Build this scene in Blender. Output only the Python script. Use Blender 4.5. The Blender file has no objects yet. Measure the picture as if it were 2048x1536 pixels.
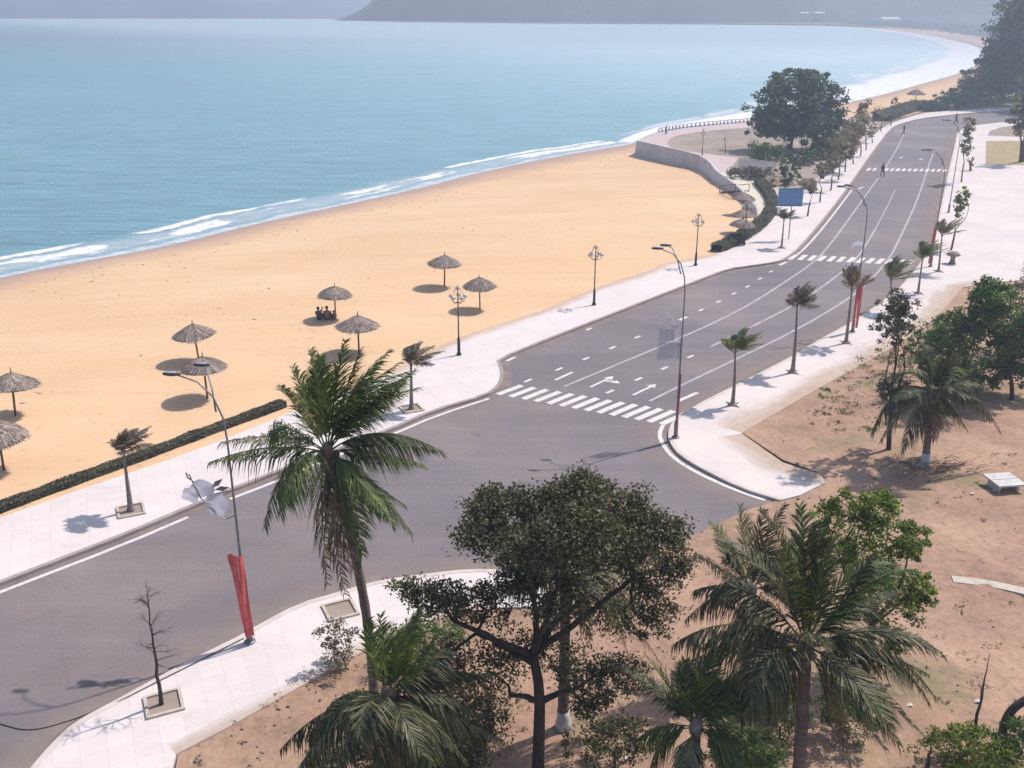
import bpy, math, random
import numpy as np
from mathutils import Vector, Matrix, noise
from mathutils.geometry import delaunay_2d_cdt
from mathutils.bvhtree import BVHTree

random.seed(7)
rng = np.random.default_rng(7)
SC = bpy.context.scene
COL = SC.collection
R = math.radians

# ------------------------------------------------------------------ camera
H = 22.0
PITCH = R(20.7)
F = 1950.0
cam_d = bpy.data.cameras.new("camera")
cam = bpy.data.objects.new("camera", cam_d)
COL.objects.link(cam)
cam.location = (0, 0, H)
cam.rotation_euler = (R(90) - PITCH, 0, 0)
cam_d.sensor_width = 36
cam_d.lens = 36 * F / 2048
cam_d.clip_start = 0.5
cam_d.clip_end = 60000
SC.camera = cam
FW = Vector((0, math.cos(PITCH), -math.sin(PITCH)))
UP = Vector((0, math.sin(PITCH), math.cos(PITCH)))


def ray(px, py):
    return FW + Vector((1, 0, 0)) * ((px - 1024) / F) + UP * (-(py - 768) / F)


def G(px, py, z=0.0):
    """point of the horizontal plane z that the photo shows at px, py"""
    d = ray(px, py)
    t = (z - H) / d.z
    return Vector((d.x * t, d.y * t, z))


def A(px, py, Y):
    """point at world depth Y seen at px, py"""
    d = ray(px, py)
    t = Y / d.y
    return Vector((d.x * t, Y, H + d.z * t))


# ------------------------------------------------------------------ materials
def new_mat(name):
    m = bpy.data.materials.new(name)
    m.use_nodes = True
    nt = m.node_tree
    nt.nodes.clear()
    out = nt.nodes.new('ShaderNodeOutputMaterial')
    return m, nt, out


def N(nt, t, **kw):
    n = nt.nodes.new(t)
    for k, v in kw.items():
        setattr(n, k, v)
    return n


def ramp(nt, fac, stops):
    r = N(nt, 'ShaderNodeValToRGB')
    el = r.color_ramp.elements
    while len(el) > 1:
        el.remove(el[-1])
    el[0].position = stops[0][0]
    el[0].color = c4(stops[0][1])
    for p, c in stops[1:]:
        e = el.new(p)
        e.color = c4(c)
    nt.links.new(fac, r.inputs[0])
    return r.outputs[0]


def c4(c):
    if isinstance(c, (int, float)):
        return (c, c, c, 1)
    return (c[0], c[1], c[2], 1)


def mixc(nt, fac, a, b, mode='MIX'):
    m = N(nt, 'ShaderNodeMix', data_type='RGBA', blend_type=mode)
    for sock, v in ((m.inputs[0], fac), (m.inputs[6], a), (m.inputs[7], b)):
        if hasattr(v, 'links'):
            nt.links.new(v, sock)
        elif sock == m.inputs[0]:
            sock.default_value = v
        else:
            sock.default_value = c4(v)
    return m.outputs[2]


def tex(nt, scale, detail=4, rough=0.55, stretch=None, coord='Object', kind='ShaderNodeTexNoise', rot=0.0):
    tc = N(nt, 'ShaderNodeTexCoord')
    mp = N(nt, 'ShaderNodeMapping')
    nt.links.new(tc.outputs[coord], mp.inputs[0])
    if stretch:
        mp.inputs['Scale'].default_value = stretch
    mp.inputs['Rotation'].default_value = (0, 0, rot)
    t = N(nt, kind)
    nt.links.new(mp.outputs[0], t.inputs['Vector'])
    t.inputs['Scale'].default_value = scale
    if kind == 'ShaderNodeTexNoise':
        t.inputs['Detail'].default_value = detail
        t.inputs['Roughness'].default_value = rough
    return t


def bump(nt, h, strength, dist=0.05):
    b = N(nt, 'ShaderNodeBump')
    b.inputs['Strength'].default_value = strength
    b.inputs['Distance'].default_value = dist
    nt.links.new(h, b.inputs['Height'])
    return b.outputs[0]


def pm(name, c1, c2, scale=3.0, rough=0.8, bstr=0.2, metal=0.0, stretch=None, coord='Object', fine=None, spec=0.3, bdist=0.02):
    m, nt, out = new_mat(name)
    p = N(nt, 'ShaderNodeBsdfPrincipled')
    t = tex(nt, scale, 5, 0.6, stretch, coord)
    col = ramp(nt, t.outputs[0], [(0.32, c1), (0.68, c2)])
    if fine:
        t2 = tex(nt, fine[0], 3, 0.7, None, coord)
        g = ramp(nt, t2.outputs[0], [(0.3, 1 - fine[1]), (0.7, 1 + fine[1])])
        col = mixc(nt, 1.0, col, g, 'MULTIPLY')
    nt.links.new(col, p.inputs['Base Color'])
    p.inputs['Roughness'].default_value = rough
    p.inputs['Metallic'].default_value = metal
    p.inputs['Specular IOR Level'].default_value = spec
    if bstr:
        tb = tex(nt, scale * 4, 6, 0.7, stretch, coord)
        nt.links.new(bump(nt, tb.outputs[0], bstr, bdist), p.inputs['Normal'])
    nt.links.new(p.outputs[0], out.inputs[0])
    return m


def leafmat(name, c1, c2, c3, transl=0.35, rough=0.55, shine=0.08):
    m, nt, out = new_mat(name)
    gi = N(nt, 'ShaderNodeNewGeometry')
    col = ramp(nt, gi.outputs['Random Per Island'], [(0.0, c1), (0.55, c2), (1.0, c3)])
    t = tex(nt, 0.55, 3, 0.6)
    g = ramp(nt, t.outputs[0], [(0.3, 0.65), (0.7, 1.3)])
    col = mixc(nt, 1.0, col, g, 'MULTIPLY')
    d = N(nt, 'ShaderNodeBsdfPrincipled')
    nt.links.new(col, d.inputs['Base Color'])
    d.inputs['Roughness'].default_value = rough
    d.inputs['Specular IOR Level'].default_value = shine * 5
    tr = N(nt, 'ShaderNodeBsdfTranslucent')
    tcol = mixc(nt, 1.0, col, (1.25, 1.3, 0.5) if 'motif' not in name else (1.0, 1.0, 1.0), 'MULTIPLY')
    nt.links.new(tcol, tr.inputs[0])
    ms = N(nt, 'ShaderNodeMixShader')
    ms.inputs[0].default_value = transl
    nt.links.new(d.outputs[0], ms.inputs[1])
    nt.links.new(tr.outputs[0], ms.inputs[2])
    nt.links.new(ms.outputs[0], out.inputs[0])
    return m


M = {}


def build_mats():
    # sand
    m, nt, out = new_mat('sand')
    p = N(nt, 'ShaderNodeBsdfPrincipled')
    t = tex(nt, 0.05, 5, 0.6, (1, 2.2, 1), rot=0.35)
    col = ramp(nt, t.outputs[0], [(0.25, (0.62, 0.405, 0.235)), (0.5, (0.66, 0.445, 0.275)), (0.75, (0.69, 0.49, 0.315))])
    t2 = tex(nt, 2.2, 6, 0.75, (1, 3, 1), rot=0.35)
    g = ramp(nt, t2.outputs[0], [(0.25, 0.9), (0.5, 1.0), (0.8, 1.04)])
    col = mixc(nt, 1.0, col, g, 'MULTIPLY')
    # scattered footprints, twigs
    t3 = tex(nt, 0.9, 4, 0.85)
    g3 = ramp(nt, t3.outputs[0], [(0.0, 0.6), (0.31, 0.78), (0.37, 1.0)])
    col = mixc(nt, 0.8, col, g3, 'MULTIPLY')
    # raked, trampled streaks parallel to the water
    ts = tex(nt, 0.35, 7, 0.75, (0.10, 1.6, 1), rot=-0.28)
    g4 = ramp(nt, ts.outputs[0], [(0.3, 0.88), (0.45, 1.0), (0.7, 1.03)])
    col = mixc(nt, 1.0, col, g4, 'MULTIPLY')
    vf = tex(nt, 1.1, kind='ShaderNodeTexVoronoi')
    g5 = ramp(nt, vf.outputs['Distance'], [(0.0, 0.70), (0.14, 0.88), (0.24, 1.0)])
    tm = tex(nt, 0.08, 3, 0.6)
    m5 = ramp(nt, tm.outputs[0], [(0.42, 0.0), (0.56, 0.9)])
    col = mixc(nt, m5, col, mixc(nt, 1.0, col, g5, 'MULTIPLY'))
    at = N(nt, 'ShaderNodeAttribute', attribute_name='shore')
    tw = tex(nt, 0.12, 5, 0.7)
    ad = N(nt, 'ShaderNodeMath', operation='MULTIPLY_ADD')
    nt.links.new(tw.outputs[0], ad.inputs[0])
    ad.inputs[1].default_value = -7.0
    nt.links.new(at.outputs['Fac'], ad.inputs[2])
    wet = N(nt, 'ShaderNodeMapRange')
    nt.links.new(ad.outputs[0], wet.inputs[0])
    wet.inputs[1].default_value = -2.0
    wet.inputs[2].default_value = 4.5
    wet.inputs[3].default_value = 1.0
    wet.inputs[4].default_value = 0.0
    col = mixc(nt, wet.outputs[0], col, (0.42, 0.285, 0.23))
    nt.links.new(col, p.inputs['Base Color'])
    p.inputs['Roughness'].default_value = 0.9
    p.inputs['Specular IOR Level'].default_value = 0.2
    tb = tex(nt, 1.4, 8, 0.75)
    nt.links.new(bump(nt, tb.outputs[0], 0.35, 0.12), p.inputs['Normal'])
    nt.links.new(p.outputs[0], out.inputs[0])
    M['sand'] = m
    # asphalt
    m, nt, out = new_mat('asphalt')
    p = N(nt, 'ShaderNodeBsdfPrincipled')
    t = tex(nt, 0.07, 5, 0.6, (1, 1, 1))
    col = ramp(nt, t.outputs[0], [(0.3, (0.152, 0.138, 0.155)), (0.5, (0.192, 0.166, 0.176)), (0.7, (0.255, 0.215, 0.20))])
    ts = tex(nt, 0.5, 4, 0.6, (0.12, 1.4, 1), rot=-0.42)
    g = ramp(nt, ts.outputs[0], [(0.3, 0.9), (0.7, 1.08)])
    col = mixc(nt, 1.0, col, g, 'MULTIPLY')
    tf = tex(nt, 9, 2, 0.8)
    g = ramp(nt, tf.outputs[0], [(0.3, 0.9), (0.7, 1.1)])
    col = mixc(nt, 1.0, col, g, 'MULTIPLY')
    # repair patches and hairline cracks
    vo = tex(nt, 0.055, coord='Object', kind='ShaderNodeTexVoronoi', rot=-0.42, stretch=(1, 2.2, 1))
    g = ramp(nt, vo.outputs['Color'], [(0.0, 0.93), (0.5, 1.0), (1.0, 1.05)])
    col = mixc(nt, 1.0, col, g, 'MULTIPLY')
    tcn = N(nt, 'ShaderNodeTexCoord')
    tn = N(nt, 'ShaderNodeTexNoise')
    tn.inputs['Scale'].default_value = 0.6
    nt.links.new(tcn.outputs['Object'], tn.inputs['Vector'])
    mv = N(nt, 'ShaderNodeVectorMath', operation='ADD')
    nt.links.new(tcn.outputs['Object'], mv.inputs[0])
    nt.links.new(tn.outputs[1], mv.inputs[1])
    vc = N(nt, 'ShaderNodeTexVoronoi', feature='DISTANCE_TO_EDGE')
    vc.inputs['Scale'].default_value = 0.11
    nt.links.new(mv.outputs[0], vc.inputs['Vector'])
    g = ramp(nt, vc.outputs[0], [(0.0, 0.80), (0.003, 0.86), (0.006, 1.0)])
    col = mixc(nt, 0.35, col, g, 'MULTIPLY')
    # oil and dust stains
    to = tex(nt, 0.35, 5, 0.7)
    g = ramp(nt, to.outputs[0], [(0.26, 0.72), (0.36, 1.0), (0.66, 1.0), (0.78, 1.12)])
    col = mixc(nt, 0.8, col, g, 'MULTIPLY')
    nt.links.new(col, p.inputs['Base Color'])
    p.inputs['Roughness'].default_value = 0.85
    p.inputs['Specular IOR Level'].default_value = 0.25
    nt.links.new(bump(nt, tf.outputs[0], 0.2, 0.01), p.inputs['Normal'])
    nt.links.new(p.outputs[0], out.inputs[0])
    M['asphalt'] = m

    # paving
    def paving(name, c1, c2, rot, tile, lines=0.82, mort=0.014):
        m, nt, out = new_mat(name)
        p = N(nt, 'ShaderNodeBsdfPrincipled')
        t = tex(nt, 0.18, 6, 0.65, (1, 1, 1))
        col = ramp(nt, t.outputs[0], [(0.3, c1), (0.7, c2)])
        tc = N(nt, 'ShaderNodeTexCoord')
        mp = N(nt, 'ShaderNodeMapping')
        mp.inputs['Rotation'].default_value = (0, 0, rot)
        nt.links.new(tc.outputs['Object'], mp.inputs[0])
        b = N(nt, 'ShaderNodeTexBrick')
        b.offset = 0.0
        nt.links.new(mp.outputs[0], b.inputs['Vector'])
        b.inputs['Color1'].default_value = c4(0.97)
        b.inputs['Color2'].default_value = c4(1.03)
        b.inputs['Mortar'].default_value = c4(lines)
        b.inputs['Scale'].default_value = 1.0
        b.inputs['Mortar Size'].default_value = mort
        b.inputs['Brick Width'].default_value = tile
        b.inputs['Row Height'].default_value = tile
        col = mixc(nt, 1.0, col, b.outputs[0], 'MULTIPLY')
        t2 = tex(nt, 0.9, 6, 0.8, (1, 2.5, 1), rot=rot)
        g = ramp(nt, t2.outputs[0], [(0.28, 0.80), (0.42, 0.98), (0.7, 1.02)])
        col = mixc(nt, 1.0, col, g, 'MULTIPLY')
        nt.links.new(col, p.inputs['Base Color'])
        p.inputs['Roughness'].default_value = 0.75
        p.inputs['Specular IOR Level'].default_value = 0.2
        tb = tex(nt, 6, 4, 0.6)
        nt.links.new(bump(nt, tb.outputs[0], 0.15, 0.01), p.inputs['Normal'])
        nt.links.new(p.outputs[0], out.inputs[0])
        M[name] = m
    paving('paving', (0.61, 0.545, 0.54), (0.69, 0.62, 0.60), -0.42, .8, .88)
    paving('paving_right', (0.58, 0.52, 0.52), (0.69, 0.61, 0.57), -0.85, 3.0, 0.88, 0.02)
    paving('paving_pink', (0.52, 0.40, 0.40), (0.56, 0.45, 0.44), 0.3, 2.0)
    paving('paving_cream', (0.62, 0.56, 0.44), (0.66, 0.60, 0.48), 0.3, 2.0)
    M['kerb'] = pm('kerb', (0.27, 0.225, 0.22), (0.36, 0.31, 0.29), 1.5, 0.85, 0.2)
    M['kerb_light'] = pm('kerb_light', (0.50, 0.43, 0.40), (0.60, 0.54, 0.50), 1.5, 0.85, 0.2)
    M['gutter'] = pm('gutter', (0.17, 0.135, 0.13), (0.25, 0.20, 0.185), 0.8, 0.9, 0.2)
    # road paint
    m, nt, out = new_mat('road_paint')
    p = N(nt, 'ShaderNodeBsdfPrincipled')
    t = tex(nt, 2.5, 6, 0.8)
    col = ramp(nt, t.outputs[0], [(0.32, (0.30, 0.27, 0.28)), (0.44, (0.58, 0.55, 0.55)), (0.62, (0.68, 0.65, 0.64))])
    nt.links.new(col, p.inputs['Base Color'])
    p.inputs['Roughness'].default_value = 0.7
    nt.links.new(p.outputs[0], out.inputs[0])
    M['paint'] = m
    m, nt, out = new_mat('road_paint_thin')
    p = N(nt, 'ShaderNodeBsdfPrincipled')
    t = tex(nt, 1.2, 6, 0.8)
    col = ramp(nt, t.outputs[0], [(0.34, (0.26, 0.235, 0.25)), (0.62, (0.46, 0.43, 0.44))])
    nt.links.new(col, p.inputs['Base Color'])
    p.inputs['Roughness'].default_value = 0.7
    nt.links.new(p.outputs[0], out.inputs[0])
    M['paint_thin'] = m
    # dirt
    m, nt, out = new_mat('dirt')
    p = N(nt, 'ShaderNodeBsdfPrincipled')
    t = tex(nt, 0.16, 6, 0.65)
    col = ramp(nt, t.outputs[0], [(0.28, (0.24, 0.16, 0.115)), (0.42, (0.37, 0.235, 0.17)), (0.58, (0.45, 0.295, 0.212)), (0.72, (0.50, 0.35, 0.26))])
    t2 = tex(nt, 0.11, 5, 0.7)
    gm = ramp(nt, t2.outputs[0], [(0.52, 0.0), (0.64, 0.75)])
    col = mixc(nt, gm, col, (0.235, 0.205, 0.12))
    t3 = tex(nt, 3.2, 7, 0.8)
    g = ramp(nt, t3.outputs[0], [(0.28, 0.38), (0.43, 0.88), (0.7, 1.16)])
    col = mixc(nt, 1.0, col, g, 'MULTIPLY')
    nt.links.new(col, p.inputs['Base Color'])
    p.inputs['Roughness'].default_value = 0.95
    p.inputs['Specular IOR Level'].default_value = 0.1
    tb = tex(nt, 2.5, 8, 0.75)
    nt.links.new(bump(nt, tb.outputs[0], 0.7, 0.12), p.inputs['Normal'])
    nt.links.new(p.outputs[0], out.inputs[0])
    M['dirt'] = m
    M['ground'] = pm('ground_soil', (0.16, 0.13, 0.09), (0.28, 0.22, 0.15), 0.05, 0.95, 0.3)
    M['lawn'] = pm('lawn', (0.30, 0.24, 0.12), (0.40, 0.31, 0.17), 0.4, 0.95, 0.3, fine=(3, 0.2))
    M['verge'] = pm('verge_green', (0.12, 0.17, 0.05), (0.22, 0.27, 0.10), 0.3, 0.95, 0.3, fine=(2, 0.3))
    M['bed'] = pm('bed_soil', (0.25, 0.20, 0.17), (0.36, 0.30, 0.25), 0.15, 0.95, 0.3)
    M['hill'] = pm('hill', (0.04, 0.045, 0.05), (0.13, 0.12, 0.12), 0.003, 0.95, 0.0, fine=(0.015, 0.45))
    M['far_hill'] = pm('far_hill', (0.30, 0.34, 0.46), (0.36, 0.39, 0.50), 0.0008, 0.95, 0.0)  # pale bluish distance haze is painted into this base colour
    M['concrete'] = pm('seawall_concrete', (0.44, 0.43, 0.45), (0.58, 0.57, 0.59), 0.3, 0.85, 0.3, fine=(2, 0.12))
    M['slab'] = pm('slab_concrete', (0.48, 0.47, 0.46), (0.60, 0.59, 0.58), 2.0, 0.8, 0.2, fine=(8, 0.15))
    # sea
    m, nt, out = new_mat('sea_water')
    p = N(nt, 'ShaderNodeBsdfPrincipled')
    t = tex(nt, 0.004, 4, 0.5, (0.5, 1, 1))
    col = ramp(nt, t.outputs[0], [(0.3, (0.19, 0.375, 0.46)), (0.7, (0.24, 0.44, 0.515))])
    # sun glare painted into the water colour, paler to the right and far out
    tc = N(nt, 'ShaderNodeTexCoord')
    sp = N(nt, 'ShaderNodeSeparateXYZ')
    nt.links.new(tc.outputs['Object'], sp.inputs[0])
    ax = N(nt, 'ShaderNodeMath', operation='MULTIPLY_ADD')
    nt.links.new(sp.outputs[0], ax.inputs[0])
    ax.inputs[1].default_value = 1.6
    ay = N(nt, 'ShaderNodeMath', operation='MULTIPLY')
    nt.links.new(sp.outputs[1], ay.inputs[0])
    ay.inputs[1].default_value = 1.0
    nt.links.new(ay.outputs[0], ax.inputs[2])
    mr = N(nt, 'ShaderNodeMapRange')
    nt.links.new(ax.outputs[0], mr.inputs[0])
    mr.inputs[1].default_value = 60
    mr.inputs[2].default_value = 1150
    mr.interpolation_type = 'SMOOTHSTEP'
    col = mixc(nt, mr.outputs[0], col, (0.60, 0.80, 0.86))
    tw = tex(nt, 0.22, 9, 0.75, (0.45, 2.2, 1), rot=0.15)
    g = ramp(nt, tw.outputs[0], [(0.32, 0.72), (0.5, 1.0), (0.68, 1.25)])
    col = mixc(nt, 1.0, col, g, 'MULTIPLY')
    nt.links.new(col, p.inputs['Base Color'])
    p.inputs['Roughness'].default_value = 0.38
    p.inputs['IOR'].default_value = 1.33
    t1 = tex(nt, 0.5, 9, 0.72, (0.5, 2.0, 1), rot=0.15)
    nt.links.new(bump(nt, t1.outputs[0], 1.0, 0.8), p.inputs['Normal'])
    nt.links.new(p.outputs[0], out.inputs[0])
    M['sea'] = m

    # surf (uv: x = metres along, y = metres from shoreline)
    def surf(name, v0, v1, swash, lines, far=False):
        m, nt, out = new_mat(name)
        uv = N(nt, 'ShaderNodeUVMap', uv_map='uv')
        sep = N(nt, 'ShaderNodeSeparateXYZ')
        nt.links.new(uv.outputs[0], sep.inputs[0])
        n1 = N(nt, 'ShaderNodeTexNoise')
        n1.inputs['Scale'].default_value = 0.09 if not far else 0.03
        n1.inputs['Detail'].default_value = 6
        n1.inputs['Roughness'].default_value = 0.65
        mp = N(nt, 'ShaderNodeMapping')
        mp.inputs['Scale'].default_value = (1, 0.6, 1)
        nt.links.new(uv.outputs[0], mp.inputs[0])
        nt.links.new(mp.outputs[0], n1.inputs['Vector'])
        # wavy distance
        wd = N(nt, 'ShaderNodeMath', operation='MULTIPLY_ADD')
        nt.links.new(n1.outputs[0], wd.inputs[0])
        wd.inputs[1].default_value = -swash * 1.5
        nt.links.new(sep.outputs[1], wd.inputs[2])
        alphas = []

        def band(lo, lo2, hi, hi2, amt):
            a = N(nt, 'ShaderNodeMapRange')
            nt.links.new(wd.outputs[0], a.inputs[0])
            a.inputs[1].default_value = lo
            a.inputs[2].default_value = lo2
            b = N(nt, 'ShaderNodeMapRange')
            nt.links.new(wd.outputs[0], b.inputs[0])
            b.inputs[1].default_value = hi
            b.inputs[2].default_value = hi2
            b.inputs[3].default_value = 1
            b.inputs[4].default_value = 0
            mu = N(nt, 'ShaderNodeMath', operation='MULTIPLY')
            nt.links.new(a.outputs[0], mu.inputs[0])
            nt.links.new(b.outputs[0], mu.inputs[1])
            return mu.outputs[0]
        n2 = N(nt, 'ShaderNodeTexNoise')
        n2.inputs['Scale'].default_value = 0.5
        n2.inputs['Detail'].default_value = 8
        n2.inputs['Roughness'].default_value = 0.75
        nt.links.new(uv.outputs[0], n2.inputs['Vector'])
        acc = None
        for (lo, lo2, hi, hi2, amt, patchy) in lines:
            b = band(lo, lo2, hi, hi2, amt)
            mu = N(nt, 'ShaderNodeMath', operation='MULTIPLY')
            nt.links.new(b, mu.inputs[0])
            mu.inputs[1].default_value = amt
            b = mu.outputs[0]
            if patchy:
                n3 = N(nt, 'ShaderNodeTexNoise')
                n3.inputs['Scale'].default_value = patchy
                n3.inputs['Detail'].default_value = 3
                mp3 = N(nt, 'ShaderNodeMapping')
                mp3.inputs['Scale'].default_value = (1, 2.2, 1)
                mp3.inputs['Location'].default_value = (lo * 13.7, hi * 3.1, 0)
                nt.links.new(uv.outputs[0], mp3.inputs[0])
                nt.links.new(mp3.outputs[0], n3.inputs['Vector'])
                r3 = ramp(nt, n3.outputs[0], [(0.47, 0.0), (0.53, 1.0)])
                mu = N(nt, 'ShaderNodeMath', operation='MULTIPLY')
                nt.links.new(b, mu.inputs[0])
                nt.links.new(r3, mu.inputs[1])
                b = mu.outputs[0]
            fr = ramp(nt, n2.outputs[0], [(0.30, 0.35), (0.55, 1.0)])
            mu = N(nt, 'ShaderNodeMath', operation='MULTIPLY')
            nt.links.new(b, mu.inputs[0])
            nt.links.new(fr, mu.inputs[1])
            b = mu.outputs[0]
            if acc is None:
                acc = b
            else:
                mx = N(nt, 'ShaderNodeMath', operation='MAXIMUM')
                nt.links.new(acc, mx.inputs[0])
                nt.links.new(b, mx.inputs[1])
                acc = mx.outputs[0]
        d = N(nt, 'ShaderNodeBsdfDiffuse')
        d.inputs[0].default_value = (0.86, 0.86, 0.90, 1)
        tr = N(nt, 'ShaderNodeBsdfTransparent')
        ms = N(nt, 'ShaderNodeMixShader')
        nt.links.new(acc, ms.inputs[0])
        nt.links.new(tr.outputs[0], ms.inputs[1])
        nt.links.new(d.outputs[0], ms.inputs[2])
        nt.links.new(ms.outputs[0], out.inputs[0])
        M[name] = m
    surf('surf_near', 0, 1, 4.0, [(-6, -5.9, -1.6, -0.6, 0.55, 0), (-1.5, 0, 3, 6, 0.30, 0), (0.2, 0.7, 3.0, 4.2, 1.0, 0.062), (4.6, 5.0, 5.8, 6.6, 1.0, 0.045)])
    surf('surf_far', 0, 1, 10.0, [(-20, -19, 7, 12, 1.0, 0), (10, 12, 16, 20, 0.6, 0.02)], True)
    # thatch
    m, nt, out = new_mat('thatch')
    p = N(nt, 'ShaderNodeBsdfPrincipled')
    gi = N(nt, 'ShaderNodeNewGeometry')
    col = ramp(nt, gi.outputs['Random Per Island'], [(0.0, (0.10, 0.075, 0.06)), (0.4, (0.26, 0.20, 0.17)), (0.8, (0.40, 0.32, 0.28)), (1.0, (0.55, 0.47, 0.42))])
    nt.links.new(col, p.inputs['Base Color'])
    p.inputs['Roughness'].default_value = 0.9
    nt.links.new(p.outputs[0], out.inputs[0])
    M['thatch'] = m
    M['thatch_under'] = pm('thatch_core', (0.12, 0.09, 0.07), (0.22, 0.17, 0.14), 8, 0.95, 0.4)
    M['pole_wood'] = pm('pole_wood', (0.10, 0.065, 0.05), (0.18, 0.12, 0.09), 6, 0.85, 0.3, stretch=(1, 1, 0.2))
    M['bark'] = pm('bark', (0.035, 0.026, 0.024), (0.10, 0.075, 0.065), 5, 0.95, 0.8, stretch=(1, 1, 0.3), bdist=0.05)
    M['palm_bark'] = pm('palm_bark', (0.13, 0.10, 0.09), (0.26, 0.205, 0.18), 3, 0.95, 0.8, stretch=(0.4, 0.4, 5), bdist=0.04)
    M['young_bark'] = pm('young_bark', (0.16, 0.13, 0.13), (0.30, 0.25, 0.23), 5, 0.9, 0.4, stretch=(1, 1, 3))
    M['whitewash'] = pm('whitewash', (0.42, 0.42, 0.44), (0.66, 0.65, 0.66), 4, 0.9, 0.4)
    M['frond'] = leafmat('frond_green', (0.045, 0.075, 0.024), (0.097, 0.141, 0.041), (0.223, 0.253, 0.074), 0.32)
    M['frond_dark'] = leafmat('frond_dark', (0.020, 0.028, 0.012), (0.055, 0.068, 0.026), (0.20, 0.175, 0.09), 0.25)  # last tone paints golden sunlit highlights into the leaflets
    M['frond_pale'] = leafmat('frond_pale', (0.103, 0.115, 0.069), (0.184, 0.184, 0.103), (0.345, 0.310, 0.196), 0.3)
    M['frond_dry'] = leafmat('frond_dry', (0.10, 0.065, 0.045), (0.22, 0.15, 0.11), (0.36, 0.28, 0.22), 0.25)
    M['frond_young'] = leafmat('frond_young', (0.084, 0.120, 0.054), (0.168, 0.204, 0.096), (0.288, 0.312, 0.156), 0.3)
    M['frond_brown'] = leafmat('frond_brown', (0.13, 0.10, 0.085), (0.23, 0.18, 0.15), (0.36, 0.29, 0.25), 0.3)
    M['rib'] = pm('frond_rib', (0.20, 0.17, 0.09), (0.34, 0.29, 0.17), 4, 0.6, 0.1)
    M['leaf_dark'] = leafmat('leaf_dark', (0.035, 0.036, 0.020), (0.086, 0.086, 0.048), (0.260, 0.243, 0.156), 0.25, 0.55, 0.05)
    M['leaf_mid'] = leafmat('leaf_mid', (0.043, 0.073, 0.030), (0.092, 0.155, 0.052), (0.203, 0.274, 0.089), 0.28)
    M['leaf_light'] = leafmat('leaf_light', (0.061, 0.094, 0.022), (0.143, 0.198, 0.039), (0.308, 0.363, 0.088), 0.4)
    M['leaf_slender'] = leafmat('leaf_slender', (0.05, 0.05, 0.04), (0.10, 0.10, 0.075), (0.20, 0.19, 0.15), 0.22)
    M['leaf_far'] = leafmat('leaf_far', (0.039, 0.065, 0.041), (0.075, 0.126, 0.070), (0.160, 0.230, 0.122), 0.15)
    M['leaf_dusty'] = leafmat('leaf_dusty', (0.112, 0.094, 0.069), (0.213, 0.181, 0.138), (0.350, 0.300, 0.250), 0.25)
    M['leaf_hedge'] = leafmat('leaf_hedge', (0.07, 0.07, 0.05), (0.14, 0.135, 0.10), (0.25, 0.23, 0.18), 0.2)
    M['leaf_seahedge'] = leafmat('leaf_seahedge', (0.078, 0.081, 0.065), (0.143, 0.143, 0.111), (0.221, 0.215, 0.169), 0.2)
    M['leaf_white'] = leafmat('blossom_white', (0.35, 0.28, 0.27), (0.62, 0.50, 0.48), (0.8, 0.72, 0.70), 0.3)
    M['twig'] = pm('twig', (0.05, 0.038, 0.035), (0.11, 0.085, 0.075), 8, 0.95, 0.2)
    M['hedge_core'] = pm('hedge_core', (0.05, 0.052, 0.038), (0.09, 0.09, 0.068), 3, 0.95, 0.5)
    M['iron'] = pm('lamp_iron', (0.035, 0.035, 0.045), (0.075, 0.075, 0.085), 6, 0.5, 0.1, metal=0.3)
    M['steel'] = pm('lamp_steel', (0.19, 0.19, 0.21), (0.28, 0.28, 0.31), 2, 0.5, 0.05, metal=0.4)
    M['motif'] = leafmat('motif_white', (0.62, 0.60, 0.68), (0.68, 0.66, 0.74), (0.74, 0.72, 0.80), 0.45)
    M['lamp_head'] = pm('lamp_head', (0.05, 0.05, 0.055), (0.10, 0.10, 0.11), 4, 0.5, 0.05)
    m, nt, out = new_mat('globe_glass')
    p = N(nt, 'ShaderNodeBsdfPrincipled')
    t = tex(nt, 5, 2)
    nt.links.new(ramp(nt, t.outputs[0], [(0.3, (0.62, 0.58, 0.56)), (0.7, (0.74, 0.70, 0.68))]), p.inputs['Base Color'])
    p.inputs['Roughness'].default_value = 0.15
    p.inputs['Transmission Weight'].default_value = 0.35
    nt.links.new(p.outputs[0], out.inputs[0])
    M['globe'] = m
    M['banner'] = pm('banner_cloth', (0.58, 0.09, 0.10), (0.74, 0.19, 0.18), 2.5, 0.8, 0.3, bdist=0.03)
    M['blue'] = pm('blue_paint', (0.13, 0.28, 0.50), (0.19, 0.35, 0.58), 1.2, 0.6, 0.05, fine=(6, 0.1))
    M['planter'] = pm('planter_stone', (0.42, 0.36, 0.30), (0.55, 0.48, 0.42), 3, 0.9, 0.3)
    M['cable'] = pm('cable_rubber', (0.03, 0.025, 0.03), (0.06, 0.05, 0.06), 5, 0.7, 0.0)
    M['stone'] = pm('stone', (0.20, 0.16, 0.14), (0.32, 0.27, 0.24), 4, 0.9, 0.5)
    M['white_wall'] = pm('white_wall', (0.66, 0.64, 0.62), (0.76, 0.74, 0.72), 0.8, 0.8, 0.05)
    M['roof_white'] = pm('roof_white', (0.75, 0.76, 0.78), (0.82, 0.83, 0.85), 0.4, 0.5, 0.0)
    M['skin'] = pm('skin', (0.20, 0.11, 0.075), (0.28, 0.16, 0.11), 8, 0.6, 0.0)
    M['hair'] = pm('hair', (0.012, 0.01, 0.01), (0.03, 0.025, 0.022), 20, 0.6, 0.1)
    M['cloth_dark'] = pm('cloth_dark', (0.06, 0.05, 0.07), (0.13, 0.11, 0.13), 10, 0.9, 0.1)
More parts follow.
